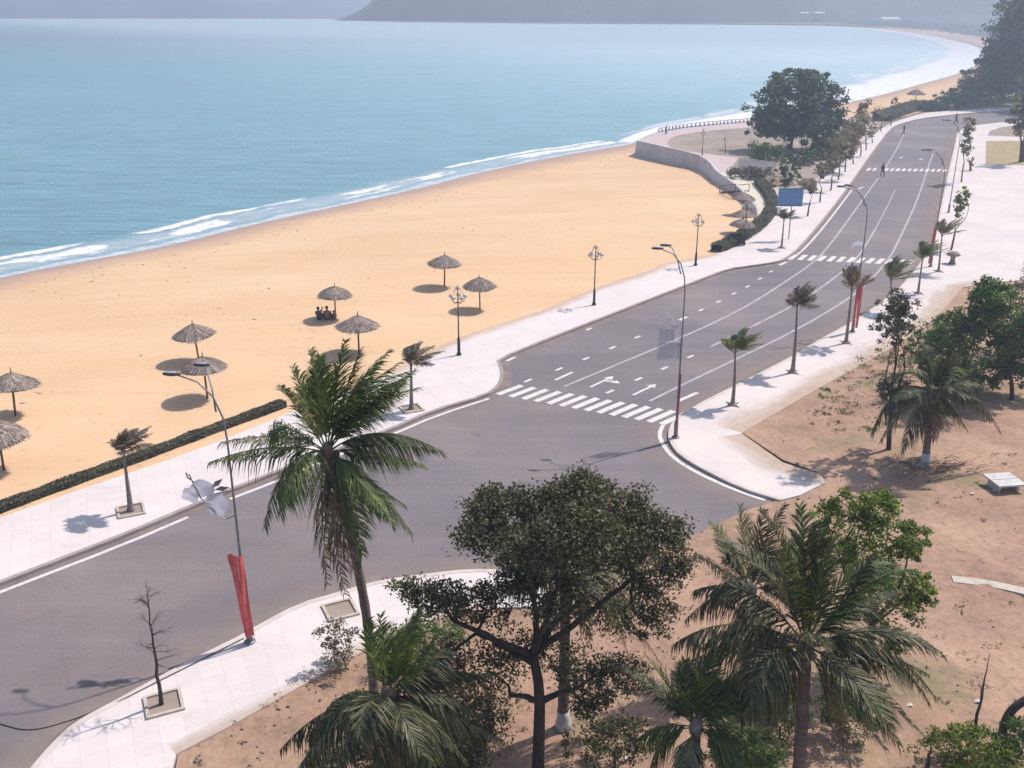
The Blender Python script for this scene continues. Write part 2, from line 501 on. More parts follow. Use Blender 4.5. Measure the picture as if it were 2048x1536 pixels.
    M['cloth_brown'] = pm('cloth_brown', (0.22, 0.14, 0.12), (0.32, 0.21, 0.18), 10, 0.9, 0.1)
    M['cloth_blue'] = pm('cloth_blue', (0.05, 0.07, 0.16), (0.08, 0.10, 0.22), 10, 0.9, 0.1)
    M['rust'] = pm('rusty_steel', (0.08, 0.045, 0.035), (0.15, 0.09, 0.07), 6, 0.8, 0.2)
    M['litter'] = pm('litter', (0.5, 0.47, 0.45), (0.7, 0.67, 0.65), 6, 0.7, 0.1)


build_mats()


# ------------------------------------------------------------------ mesh builder
class MB:
    def __init__(s):
        s.v = []
        s.f = []

    def add(s, vs, fs):
        o = len(s.v)
        s.v.extend([tuple(v) for v in vs])
        s.f.extend([tuple(i + o for i in f) for f in fs])

    def box(s, c, d, rz=0.0, taper=1.0):
        cx, cy, cz = c
        hx, hy, hz = d[0] / 2, d[1] / 2, d[2] / 2
        co, si = math.cos(rz), math.sin(rz)
        vs = []
        for z in (-1, 1):
            k = 1.0 if z < 0 else taper
            for x, y in ((-1, -1), (1, -1), (1, 1), (-1, 1)):
                X, Y = x * hx * k, y * hy * k
                vs.append((cx + X * co - Y * si, cy + X * si + Y * co, cz + z * hz))
        s.add(vs, [(3, 2, 1, 0), (4, 5, 6, 7), (0, 1, 5, 4), (1, 2, 6, 5), (2, 3, 7, 6), (3, 0, 4, 7)])

    def tube(s, pts, rad, n=8, cap=True):
        pts = [Vector(p) for p in pts]
        if not hasattr(rad, '__len__'):
            rad = [rad] * len(pts)
        o = len(s.v)
        ref = None
        for i, p in enumerate(pts):
            a = pts[max(i - 1, 0)]
            b = pts[min(i + 1, len(pts) - 1)]
            t = (b - a)
            if t.length < 1e-9:
                t = Vector((0, 0, 1))
            t.normalize()
            if ref is None:
                ref = Vector((1, 0, 0)) if abs(t.x) < 0.8 else Vector((0, 1, 0))
            u = (ref - t * ref.dot(t))
            if u.length < 1e-6:
                u = t.orthogonal()
            u.normalize()
            ref = u
            w = t.cross(u)
            for k in range(n):
                ang = 2 * math.pi * k / n
                q = p + (u * math.cos(ang) + w * math.sin(ang)) * rad[i]
                s.v.append(tuple(q))
        for i in range(len(pts) - 1):
            for k in range(n):
                k2 = (k + 1) % n
                s.f.append((o + i * n + k, o + i * n + k2, o + (i + 1) * n + k2, o + (i + 1) * n + k))
        if cap:
            s.f.append(tuple(o + k for k in reversed(range(n))))
            s.f.append(tuple(o + (len(pts) - 1) * n + k for k in range(n)))

    def lathe(s, prof, c=(0, 0, 0), n=16, jit=0.0):
        o = len(s.v)
        for r, z in prof:
            for k in range(n):
                a = 2 * math.pi * k / n
                rr = r * (1 + (random.uniform(-jit, jit) if jit else 0))
                s.v.append((c[0] + rr * math.cos(a), c[1] + rr * math.sin(a), c[2] + z))
        for i in range(len(prof) - 1):
            for k in range(n):
                k2 = (k + 1) % n
                s.f.append((o + i * n + k, o + i * n + k2, o + (i + 1) * n + k2, o + (i + 1) * n + k))
        s.f.append(tuple(o + k for k in reversed(range(n))))
        s.f.append(tuple(o + (len(prof) - 1) * n + k for k in range(n)))

    def ball(s, c, r, nu=12, nv=8):
        if not hasattr(r, '__len__'):
            r = (r, r, r)
        o = len(s.v)
        for j in range(nv + 1):
            th = math.pi * (0.02 + 0.96 * j / nv)
            for k in range(nu):
                a = 2 * math.pi * k / nu
                s.v.append((c[0] + r[0] * math.sin(th) * math.cos(a), c[1] + r[1] * math.sin(th) * math.sin(a), c[2] + r[2] * math.cos(th)))
        for j in range(nv):
            for k in range(nu):
                k2 = (k + 1) % nu
                s.f.append((o + j * nu + k, o + (j + 1) * nu + k, o + (j + 1) * nu + k2, o + j * nu + k2))
        s.f.append(tuple(o + k for k in range(nu)))
        s.f.append(tuple(o + nv * nu + k for k in reversed(range(nu))))

    def build(s, name, mat, parent=None, smooth=True, origin=None):
        me = bpy.data.meshes.new(name)
        vs = s.v
        if origin is not None:
            ox, oy, oz = origin
            vs = [(x - ox, y - oy, z - oz) for x, y, z in vs]
        me.from_pydata(vs, [], s.f)
        me.materials.append(mat)
        if smooth:
            me.polygons.foreach_set('use_smooth', [True] * len(me.polygons))
        ob = bpy.data.objects.new(name, me)
        COL.objects.link(ob)
        if parent is not None:
            ob.parent = parent
        elif origin is not None:
            ob.location = origin
        return ob


def tag(o, label=None, cat=None, group=None, kind=None):
    if label:
        o['label'] = label
    if cat:
        o['category'] = cat
    if group:
        o['group'] = group
    if kind:
        o['kind'] = kind
    return o


def thing(name, loc, label, cat, group=None, rz=0.0):
    e = bpy.data.objects.new(name, None)
    e.empty_display_size = 0.3
    COL.objects.link(e)
    e.location = loc
    e.rotation_euler = (0, 0, rz)
    return tag(e, label, cat, group)


def dup(root, loc, rz, label, scale=1.0):
    r = root.copy()
    COL.objects.link(r)
    r.location = loc
    r.rotation_euler = (0, 0, rz)
    r.scale = (scale,) * 3
    r['label'] = label
    for ch in list(root.children):
        c = ch.copy()
        COL.objects.link(c)
        c.parent = r
        for g in ch.children:
            d = g.copy()
            COL.objects.link(d)
            d.parent = c
    return r


# ------------------------------------------------------------------ ground pieces
def dense(pts, step=None):
    return pts


def smooth_line(pts, it=2):
    """corner cutting that keeps the ends"""
    for _ in range(it):
        q = [pts[0]]
        for a, b in zip(pts[:-1], pts[1:]):
            q.append(a * 0.75 + b * 0.25)
            q.append(a * 0.25 + b * 0.75)
        q.append(pts[-1])
        pts = q
    return pts


def px_line(pl, z, it=1):
    return smooth_line([G(x, y, z) for x, y in pl], it)


def slab(name, pts, z, depth, mat, label=None):
    """flat polygon with a skirt"""
    n = len(pts)
    r = delaunay_2d_cdt([Vector((p.x, p.y)) for p in pts], [], [list(range(n))], 1, 1e-5)
    vs = [(v.x, v.y, z) for v in r[0]]
    mb = MB()
    mb.v = list(vs)
    for f in r[2]:
        a, b, c = [Vector(vs[i]) for i in f[:3]]
        if (b - a).cross(c - a).z < 0:
            f = list(reversed(f))
        mb.f.append(tuple(f))
    if depth:
        o = len(mb.v)
        for p in pts:
            mb.v.append((p.x, p.y, z))
            mb.v.append((p.x, p.y, z - depth))
        for i in range(n):
            j = (i + 1) % n
            mb.f.append((o + 2 * i, o + 2 * j, o + 2 * j + 1, o + 2 * i + 1))
    ob = mb.build(name, mat, smooth=False)
    tag(ob, kind='structure')
    return ob


def offset_line(pts, d):
    out = []
    for i, p in enumerate(pts):
        a = pts[max(i - 1, 0)]
        b = pts[min(i + 1, len(pts) - 1)]
        t = Vector((b.x - a.x, b.y - a.y, 0))
        if t.length < 1e-6:
            t = Vector((1, 0, 0))
        t.normalize()
        out.append(Vector((p.x - t.y * d, p.y + t.x * d, p.z)))
    return out


def ribbon(mb, pts, d0, d1, z, skirt=0.0, skirt_side=0):
    a = offset_line(pts, d0)
    b = offset_line(pts, d1)
    o = len(mb.v)
    for p, q in zip(a, b):
        mb.v.append((p.x, p.y, z))
        mb.v.append((q.x, q.y, z))
    for i in range(len(pts) - 1):
        mb.f.append((o + 2 * i, o + 2 * i + 2, o + 2 * i + 3, o + 2 * i + 1))
    if skirt:
        for line in (a, b):
            o = len(mb.v)
            for p in line:
                mb.v.append((p.x, p.y, z))
                mb.v.append((p.x, p.y, z - skirt))
            for i in range(len(pts) - 1):
                mb.f.append((o + 2 * i, o + 2 * i + 2, o + 2 * i + 3, o + 2 * i + 1))


def seg_dist(P, line):
    """P (n,2), line (m,2): distance and index fraction of nearest point on the polyline"""
    best = np.full(len(P), 1e18)
    zi = np.zeros(len(P))
    for i in range(len(line) - 1):
        a, b = line[i, :2], line[i + 1, :2]
        ab = b - a
        L = max(ab @ ab, 1e-9)
        t = np.clip(((P - a) @ ab) / L, 0, 1)
        q = a + t[:, None] * ab
        d = np.hypot(P[:, 0] - q[:, 0], P[:, 1] - q[:, 1])
        m = d < best
        best[m] = d[m]
        zi[m] = (line[i, 2] * (1 - t) + line[i + 1, 2] * t)[m]
    return best, zi


def inside(P, poly):
    x, y = P[:, 0], P[:, 1]
    c = np.zeros(len(P), bool)
    n = len(poly)
    j = n - 1
    for i in range(n):
        xi, yi = poly[i][0], poly[i][1]
        xj, yj = poly[j][0], poly[j][1]
        m = ((yi > y) != (yj > y)) & (x < (xj - xi) * (y - yi) / (yj - yi + 1e-12) + xi)
        c ^= m
        j = i
    return c


def patch(poly, spacing, seed=0, far_scale=0.0):
    """CDT of polygon with jittered interior points -> 2d verts, faces"""
    r = np.random.default_rng(seed)
    A_ = np.array([[p[0], p[1]] for p in poly])
    lo, hi = A_.min(0), A_.max(0)
    pts = []
    y = lo[1]
    while y < hi[1]:
        s = spacing * (1 + far_scale * max(0, y) / 50)
        xs = np.arange(lo[0], hi[0], s)
        row = np.stack([xs + r.uniform(-.35, .35, len(xs)) * s, y + r.uniform(-.35, .35, len(xs)) * s], 1)
        pts.append(row)
        y += s
    P = np.concatenate(pts)
    P = P[inside(P, A_)]
    d, _ = seg_dist(P, np.array([[p[0], p[1], 0] for p in list(poly) + [poly[0]]]))
    P = P[d > spacing * 0.4]
    allp = [Vector((p[0], p[1])) for p in poly] + [Vector(p) for p in P]
    n = len(poly)
    res = delaunay_2d_cdt(allp, [], [list(range(n))], 1, 1e-5)
    V = np.array([[v.x, v.y] for v in res[0]])
    Fc = [tuple(f) for f in res[2]]
    return V, Fc


def mesh_from(name, V3, Fc, mat, smooth=True):
    me = bpy.data.meshes.new(name)
    out = []
    for f in Fc:
        a, b, c = V3[f[0]], V3[f[1]], V3[f[2]]
        if (b[0] - a[0]) * (c[1] - a[1]) - (b[1] - a[1]) * (c[0] - a[0]) < 0:
            f = tuple(reversed(f))
        out.append(f)
    me.from_pydata([tuple(v) for v in V3], [], out)
    me.materials.append(mat)
    if smooth:
        me.polygons.foreach_set('use_smooth', [True] * len(me.polygons))
    ob = bpy.data.objects.new(name, me)
    COL.objects.link(ob)
    return ob


ZP = 0.14          # pavement level
SEA = -2.55

# ---- polylines read from the photo
LEFT_KERB = [(-260, 1268), (0, 1166), (250, 1070), (372, 1018), (464, 979), (559, 942), (780, 860), (870, 820), (975, 790), (1000, 772), (1008, 750), (1004, 732), (997, 719),
             (1100, 677), (1200, 638), (1297, 600), (1400, 560), (1460, 537), (1500, 532), (1560, 523), (1578, 514), (1600, 497), (1650, 438), (1700, 372), (1750, 299), (1783, 256),
             (1800, 248), (1840, 237), (1900, 230), (1960, 224), (2048, 219), (2400, 205)]
LEFT_BACK = [(2400, 196), (2048, 212), (1960, 217), (1890, 222), (1845, 226), (1790, 243), (1765, 255), (1740, 275), (1700, 308), (1680, 333), (1650, 353), (1620, 375), (1600, 398), (1559, 400),
             (1551, 415), (1551, 429), (1538, 450), (1505, 476), (1461, 500), (1429, 506), (1391, 515), (1330, 526), (1300, 540), (1200, 572), (1078, 622), (942, 666), (880, 690),
             (800, 733), (700, 775), (565, 832), (380, 905), (200, 965), (100, 1000), (0, 1035), (-260, 1135)]
NEAR_KERB = [(-60, 1720), (20, 1600), (58, 1540), (103, 1488), (153, 1442), (228, 1403), (315, 1355), (414, 1304), (488, 1268), (513, 1252), (600, 1206), (666, 1188), (740, 1165), (800, 1155),
             (860, 1147), (940, 1138), (1020, 1140), (1085, 1165)]
NEAR_BACK = [(1100, 1213), (985, 1215), (900, 1228), (760, 1285), (666, 1335), (580, 1384), (455, 1455), (352, 1508), (343, 1540), (290, 1760)]
RIGHT_KERB = [(1560, 1000), (1480, 975), (1400, 935), (1360, 910), (1343, 890), (1335, 868), (1345, 842), (1378, 817), (1494, 759), (1593, 708), (1637, 680), (1713, 639), (1781, 591),
              (1810, 564), (1842, 525), (1860, 495), (1869, 470), (1881, 418), (1896, 344), (1909, 294), (1914, 264), (1935, 253), (1975, 247), (2048, 241), (2400, 222)]
RIGHT_BACK = [(2400, 553), (2048, 560), (2004, 563), (1925, 575), (1884, 622), (1849, 653), (1781, 697), (1706, 738), (1620, 786), (1482, 867), (1566, 925), (1640, 948), (1650, 965), (1600, 990)]

lk = px_line(LEFT_KERB, ZP)
lb = px_line(LEFT_BACK, ZP)
nk = px_line(NEAR_KERB, ZP)
nb = px_line(NEAR_BACK, ZP, 0)
rk = px_line(RIGHT_KERB, ZP)
rb = px_line(RIGHT_BACK, ZP, 0)

slab('promenade_pavement', lk + lb, ZP, 0.25, M['paving'])
slab('near_pavement', nk + nb, ZP, 0.25, M['paving'])
slab('right_pavement', rk + rb, ZP, 0.25, M['paving_right'])

# road
road_poly = [G(x, y - 3, 0) for x, y in LEFT_KERB] + [G(x, y, 0) for x, y in [
    (2400, 235), (1990, 255), (1940, 300), (1925, 400), (1900, 490), (1850, 590), (1700, 685), (1500, 800), (1410, 855), (1400, 880), (1480, 940), (1590, 990), (1640, 1010),
    (1640, 1060), (1400, 1110), (1110, 1185), (900, 1190), (700, 1210), (520, 1300), (250, 1450), (150, 1600), (0, 1850), (-900, 1850)]]
slab('road', road_poly, 0.0, 0, M['asphalt'])

# the base sheet that reaches the horizon
base_px = [(-260, 1180), (0, 1060), (380, 925), (700, 790), (942, 680), (1200, 590), (1391, 528), (1470, 505), (1540, 460), (1560, 425), (1530, 395), (1480, 370), (1440, 335), (1350, 290),
           (1330, 272), (1443, 254), (1540, 244), (1640, 236), (1700, 234), (1760, 235), (1810, 228), (1860, 215), (1895, 195), (1935, 165), (1965, 140), (2005, 116), (2004, 95), (1972, 76), (1900, 64),
           (1840, 59.5), (1780, 55), (1700, 51.5), (1650, 49.2), (1400, 47), (1100, 45.5), (900, 43.5), (780, 42), (668, 40.2)]
bp = [G(x, y, -0.06) for x, y in base_px]
bp += [Vector(v) for v in [(-500, 12000, 0), (24000, 12000, 0), (24000, -300, 0), (-200, -300, 0), (-200, 20, 0)]]
slab('ground', bp, -0.06, 0, M['ground'])

# kerbs (narrow strips standing 15 mm proud) and gutters
kb = MB()
ribbon(kb, lk, -0.02, 0.22, ZP + 0.012, 0.2)
tag(kb.build('promenade_kerb', M['kerb'], smooth=False), kind='structure')
kb = MB()
ribbon(kb, rk, -0.22, 0.02, ZP + 0.012, 0.2)
ribbon(kb, nk, -0.22, 0.02, ZP + 0.012, 0.2)
tag(kb.build('kerb', M['kerb_light'], smooth=False), kind='structure')
gt = MB()
ribbon(gt, [p for p in lk], -0.62, -0.03, 0.004)
ribbon(gt, rk, 0.03, 0.5, 0.004)
ribbon(gt, nk, 0.03, 0.3, 0.004)
tag(gt.build('gutter', M['gutter'], smooth=False), kind='structure')

# ---- painted markings
pt = MB()


def px_strip(mb, pl, w, z=0.009, it=1):
    ribbon(mb, px_line(pl, z, it), -w / 2, w / 2, z)


px_strip(pt, [(-200, 1262), (0, 1184), (250, 1088), (376, 1034)], 0.22)
px_strip(pt, [(460, 998), (564, 958), (650, 920), (780, 871), (870, 832), (978, 797)], 0.22)
px_strip(pt, [(1530, 1000), (1470, 980), (1395, 946), (1348, 917), (1326, 890), (1318, 868), (1326, 850)], 0.24)
px_strip(pt, [(1590, 512), (1610, 497), (1655, 445), (1705, 378)], 0.22)
px_strip(pt, [(1356, 802), (1395, 785)], 0.28, it=0)
tp = MB()
px_strip(tp, [(1128, 773), (1200, 743), (1311, 697), (1361, 675), (1430, 645), (1507, 605), (1576, 560), (1620, 530), (1648, 505), (1696, 441), (1733, 388), (1763, 347), (1792, 302), (1808, 268)], 0.2)
px_strip(tp, [(1422, 693), (1500, 655), (1593, 608), (1650, 570), (1700, 531), (1726, 500), (1750, 459)], 0.2)
px_strip(tp, [(1750, 459), (1768, 425), (1782, 398), (1790, 378)], 0.12)
px_strip(tp, [(1299, 802), (1405, 750), (1473, 718), (1593, 660), (1699, 597), (1743, 559), (1781, 514), (1800, 475), (1815, 444), (1832, 406), (1845, 370), (1857, 332), (1868, 302)], 0.2)
tag(tp.build('lane_lines', M['paint_thin'], smooth=False), kind='structure')


def dash(mb, cx, cy, L, w, ang_px=None, z=0.009):
    """a dash centred at the pixel, along the local road direction"""
    c = G(cx, cy, z)
    d = (G(cx + 20, cy - 9, z) - c)
    if ang_px:
        d = (G(cx + ang_px[0], cy + ang_px[1], z) - c)
    d.z = 0
    d.normalize()
    n = Vector((-d.y, d.x, 0))
    a, b = d * L / 2, n * w / 2
    vs = [c - a - b, c + a - b, c + a + b, c - a + b]
    mb.add(vs, [(0, 1, 2, 3)])


for x, y in [(1178, 658), (1225, 695), (1275, 674), (1172, 717), (1118, 738), (1056, 761), (1277, 758), (1402, 620), (1437, 603), (1468, 587), (1495, 573), (1520, 557), (1542, 543), (1381, 713), (1329, 736), (1220, 783)]:
    dash(pt, x, y, 0.75, 0.22)
dash(pt, 1022, 718, 1.0, 0.25)
dash(pt, 1128, 752, 1.9, 0.22)
dash(pt, 1366, 637, 1.2, 0.3)
dash(pt, 1566, 527, 1.6, 0.3)
for x, y in [(1802, 315), (1842, 318), (1722, 376)]:
    dash(pt, x, y, 2.0, 0.3)


def arrow(cx, cy, L, turn=False):
    c = G(cx, cy, 0.009)
    d = G(cx + 20, cy - 9.5, 0.009) - c
    d.normalize()
    n = Vector((-d.y, d.x, 0))
    s = c - d * L / 2
    e = c + d * L * 0.25
    pt.add([s - n * .09, e - n * .09, e + n * .09, s + n * .09], [(0, 1, 2, 3)])
    tip = c + d * L / 2
    e2 = e + d * 0.004
    pt.add([e2 - n * .34, tip, e2 + n * .34], [(0, 1, 2)])
    if turn:
        q = c + d * L * 0.05 - n * 0.1
        pt.add([q - n * .02, q - n * .55 + d * 0.25, q - n * 0.5 + d * .5, q + d * 0.25 - n * .02], [(0, 1, 2, 3)])
        q = q - n * .5 + d * 0.35
        pt.add([q - d * .3, q - n * .5, q + d * .3], [(0, 1, 2)])


arrow(1204, 763, 2.6, True)
arrow(1289, 779, 2.6)
# crosswalk one
for i in range(14):
    t = i / 13
    ll = Vector((991 + (1317 - 991) * t, 787 + (846 - 787) * t))
    ur = Vector((1039 + (1367 - 1039) * t, 769 + (824 - 769) * t))
    a, b = G(ll.x, ll.y, .009), G(ur.x, ur.y, .009)
    d = (b - a).normalized()
    n = Vector((d.y, -d.x, 0)) * 0.42
    pt.add([a, a + n, b + n, b], [(0, 1, 2, 3)])
# crosswalk two and three
for i in range(13):
    x = 1586 + (1819 - 1586) * i / 12
    y = 514 + (525 - 514) * i / 12
    a, b = G(x - 7, y + 5, .013), G(x + 6, y - 5, .013)
    d = (b - a).normalized()
    n = Vector((d.y, -d.x, 0)) * 0.24
    pt.add([a - n, a + n, b + n, b - n], [(0, 1, 2, 3)])
for i in range(14):
    x = 1738 + (1890 - 1738) * i / 13
    if i == 2:
        continue
    y = 338.5 + 2.5 * i / 13
    a, b = G(x - 3, y + 2.6, .013), G(x + 2, y - 2.6, .013)
    d = (b - a).normalized()
    n = Vector((d.y, -d.x, 0)) * random.uniform(0.2, 0.32)
    pt.add([a - n, a + n, b + n, b - n], [(0, 1, 2, 3)])
tag(pt.build('road_markings', M['paint'], smooth=False), kind='structure')

# ---- dirt ground lower right
DIRT = [(200, 1950), (300, 1750), (350, 1545), (357, 1503), (455, 1448), (580, 1377), (666, 1328), (760, 1278), (900, 1220), (985, 1208), (1092, 1202), (1082, 1172), (1110, 1155), (1200, 1128),
        (1300, 1098), (1380, 1072), (1440, 1045), (1500, 1018), (1565, 998), (1600, 982), (1635, 945), (1566, 920), (1485, 866), (1622, 780), (1706, 732), (1781, 691), (1849, 647), (1884, 616), (1922, 568),
        (2004, 556), (2400, 546), (3000, 900), (3600, 1950)]
dp = [G(x, y, 0.05) for x, y in DIRT]
V, Fc = patch(dp, 0.55, 3)
edge = np.array([[p.x, p.y, 0.05] for p in dp + [dp[0]]])
dd, _ = seg_dist(V, edge)
Z = np.zeros(len(V))
for i, (x, y) in enumerate(V):
    k = min(1.0, dd[i] / 4.0)
    n1 = noise.fractal(Vector((x * .12, y * .12, 3)), 1.0, 2.0, 4)
    n2 = noise.fractal(Vector((x * .7, y * .7, 9)), 1.0, 2.0, 4)
    Z[i] = 0.06 + k * (0.16 * n1 + 0.07 * n2 + 0.05) + min(1, dd[i]) * 0.03 * n2
    Z[i] = max(Z[i], 0.012)
dirt = mesh_from('dirt_ground', np.column_stack([V, Z]), Fc, M['dirt'])
tag(dirt, kind='structure')

# ---- beach
SHORE = [(-520, 700), (-260, 630), (0, 555), (171, 523), (342, 492), (513, 448), (700, 408), (830, 380), (960, 345), (1100, 316), (1200, 299), (1262, 289), (1272, 286)]
TOPZ = [(-260, 1140, .1), (0, 1040, .1), (200, 970, .1), (380, 910, .1), (565, 837, .1), (700, 780, .1), (880, 695, .1), (1078, 626, .1), (1200, 577, .1), (1320, 534, .1), (1390, 519, .1), (1429, 508, .1),
        (1461, 500, .1), (1505, 476, .08), (1516, 455, 0.0), (1516, 440, -.3), (1508, 425, -.6), (1496, 407, -.8), (1480, 393, -.95), (1459, 373, -1.3), (1440, 358, -1.6), (1408, 346, -1.95), (1373, 333, -2.3),
        (1334, 321, -2.4), (1280, 311, -2.5), (1290, 296, -2.5)]
sh = smooth_line([G(x, y, SEA + .03) for x, y in SHORE], 2)
tpz = [G(x, y, z) for x, y, z in TOPZ]
poly = sh + list(reversed(tpz))
V, Fc = patch(poly, 1.3, 5, 0.25)
ds, _ = seg_dist(V, np.array([list(p) for p in sh]))
dt, zt = seg_dist(V, np.array([list(p) for p in tpz]))
Z = np.zeros(len(V))
for i, (x, y) in enumerate(V):
    s = ds[i] / (ds[i] + dt[i] + 1e-6)
    s2 = min(1.0, s * 1.35)
    s2 = s2 ** 0.8
    Z[i] = SEA + .03 + (zt[i] - SEA - .03) * s2
    k = min(1, ds[i] / 6) * min(1, dt[i] / 1.5)
    Z[i] += k * (0.06 * noise.fractal(Vector((x * .15, y * .15, 1)), 1, 2, 4) + 0.025 * noise.noise(Vector((x * .8, y * .8, 1))))
beach = mesh_from('beach', np.column_stack([V, Z]), Fc, M['sand'])
at = beach.data.attributes.new('shore', 'FLOAT', 'POINT')
at.data.foreach_set('value', ds)
tag(beach, kind='structure')
BV = BVHTree.FromPolygons([tuple(v) for v in np.column_stack([V, Z])], Fc)


def S(px, py):
    """sand point the photo shows at a pixel"""
    d = ray(px, py)
    h = BV.ray_cast(Vector((0, 0, H)), d.normalized())
    return h[0] if h[0] else G(px, py, 0)


# far beach
SHORE2 = [(1480, 244), (1560, 233), (1620, 222), (1690, 207), (1780, 186), (1850, 166), (1920, 147), (1962, 126), (1971, 108), (1957, 93), (1900, 79), (1850, 69), (1780, 59.5), (1700, 53.5), (1650, 50.5)]
TOP2 = [(1480, 250), (1600, 243), (1690, 238), (1760, 240), (1815, 232), (1865, 217), (1900, 196), (1940, 167), (1970, 141), (2010, 117), (2008, 95), (1976, 75), (1900, 63.5), (1840, 59), (1780, 54.5), (1700, 51), (1650, 49)]
s2l = smooth_line([G(x, y, SEA + .03) for x, y in SHORE2], 2)
t2l = [G(x, y, -0.02) for x, y in TOP2]
V, Fc = patch(s2l + list(reversed(t2l)), 12, 6, 0.15)
ds2, _ = seg_dist(V, np.array([list(p) for p in s2l]))
dt2, _ = seg_dist(V, np.array([list(p) for p in t2l]))
Z = SEA + .03 + (-0.02 - SEA) * (ds2 / (ds2 + dt2 + 1e-6))
fb = mesh_from('far_beach', np.column_stack([V, Z]), Fc, M['sand'])
at = fb.data.attributes.new('shore', 'FLOAT', 'POINT')
at.data.foreach_set('value', ds2 * 0.5 + 2)
tag(fb, kind='structure')

# sea
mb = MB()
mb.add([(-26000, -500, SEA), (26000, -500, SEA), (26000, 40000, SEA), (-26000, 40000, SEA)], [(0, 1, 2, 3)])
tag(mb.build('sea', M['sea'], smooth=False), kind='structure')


def surf_strip(name, line, d_in, widths, mat, zz, sc=None):
    """strip seaward of the shoreline; sea lies on the left when walking the line"""
    sc = sc or (lambda t: 1.0)
    ks = [sc(i / (len(line) - 1)) for i in range(len(line))]
    rows = []
    for w in [-d_in] + widths:
        full = offset_line(line, 1.0)
        rows.append([p + (q - p) * (w * k) for p, q, k in zip(line, full, ks)])
    vs, uv = [], []
    L = [0]
    for a, b in zip(line[:-1], line[1:]):
        L.append(L[-1] + (b - a).length)
    for w, r in zip([-d_in] + widths, rows):
        for i, p in enumerate(r):
            vs.append((p.x, p.y, zz + (0.05 if w <= 0 else 0)))
            uv.append((L[i], w))
    n = len(line)
    fs = []
    for j in range(len(rows) - 1):
        for i in range(n - 1):
            fs.append((j * n + i, j * n + i + 1, (j + 1) * n + i + 1, (j + 1) * n + i))
    me = bpy.data.meshes.new(name)
    me.from_pydata(vs, [], fs)
    ul = me.uv_layers.new(name='uv')
    flat = []
    for f in fs:
        for i in f:
            flat.extend(uv[i])
    ul.data.foreach_set('uv', flat)
    me.materials.append(mat)
    ob = bpy.data.objects.new(name, me)
    COL.objects.link(ob)
    return tag(ob, 'white surf and foam breaking along the sand', 'surf', kind='stuff')


surf_strip('surf', sh, 0.0, [1, 3, 6, 10, 16], M['surf_near'], SEA + .02)
l3 = smooth_line([G(x, y, SEA + .03) for x, y in [(1268, 285), (1290, 273), (1317, 263), (1373, 254), (1443, 247), (1491, 243)] + SHORE2[1:]], 2)
surf_strip('surf_beyond_promontory', l3, 0.0, [2, 6, 12, 24, 32], M['surf_far'], SEA + .02, lambda t: .22 + 1.3 * min(1, max(0, t - .12) * 2.2))['label'] = 'broad white surf curving round the far bay'

# ---- sand and dust blown over the paving edges
def drift_mat(name, c1, c2, w, amt):
    m, nt, out = new_mat(name)
    uv = N(nt, 'ShaderNodeUVMap', uv_map='uv')
    sep = N(nt, 'ShaderNodeSeparateXYZ')
    nt.links.new(uv.outputs[0], sep.inputs[0])
    a = N(nt, 'ShaderNodeTexNoise')
    a.inputs['Scale'].default_value = 0.35
    a.inputs['Detail'].default_value = 8
    a.inputs['Roughness'].default_value = 0.72
    mp = N(nt, 'ShaderNodeMapping')
    mp.inputs['Scale'].default_value = (.5, 1.6, 1)
    nt.links.new(uv.outputs[0], mp.inputs[0])
    nt.links.new(mp.outputs[0], a.inputs['Vector'])
    f = N(nt, 'ShaderNodeMath', operation='DIVIDE')
    nt.links.new(sep.outputs[1], f.inputs[0])
    f.inputs[1].default_value = w
    q = N(nt, 'ShaderNodeMath', operation='MULTIPLY_ADD')
    nt.links.new(a.outputs[0], q.inputs[0])
    q.inputs[1].default_value = 1.5
    nt.links.new(f.outputs[0], q.inputs[2])
    r = N(nt, 'ShaderNodeMapRange')
    nt.links.new(q.outputs[0], r.inputs[0])
    r.inputs[1].default_value = 0.55
    r.inputs[2].default_value = 1.45
    r.inputs[3].default_value = amt
    r.inputs[4].default_value = 0.0
    d = N(nt, 'ShaderNodeBsdfDiffuse')
    t = tex(nt, 1.5, 5, .7)
    nt.links.new(ramp(nt, t.outputs[0], [(.3, c1), (.7, c2)]), d.inputs[0])
    tr = N(nt, 'ShaderNodeBsdfTransparent')
    ms = N(nt, 'ShaderNodeMixShader')
    nt.links.new(r.outputs[0], ms.inputs[0])
    nt.links.new(tr.outputs[0], ms.inputs[1])
    nt.links.new(d.outputs[0], ms.inputs[2])
    nt.links.new(ms.outputs[0], out.inputs[0])
    M[name] = m


def drift(name, line, w, mat, z, label, sgn=1):
    ob = surf_strip(name, line, 0.0, [sgn * w * .33, sgn * w * .66, sgn * w], mat, z - .05)
    for v in ob.data.vertices:
        v.co.z = z
    uvl = ob.data.uv_layers['uv'].data
    for l in uvl:
        l.uv = (l.uv[0], abs(l.uv[1]))
    ob['label'] = label
    ob['category'] = 'sand'


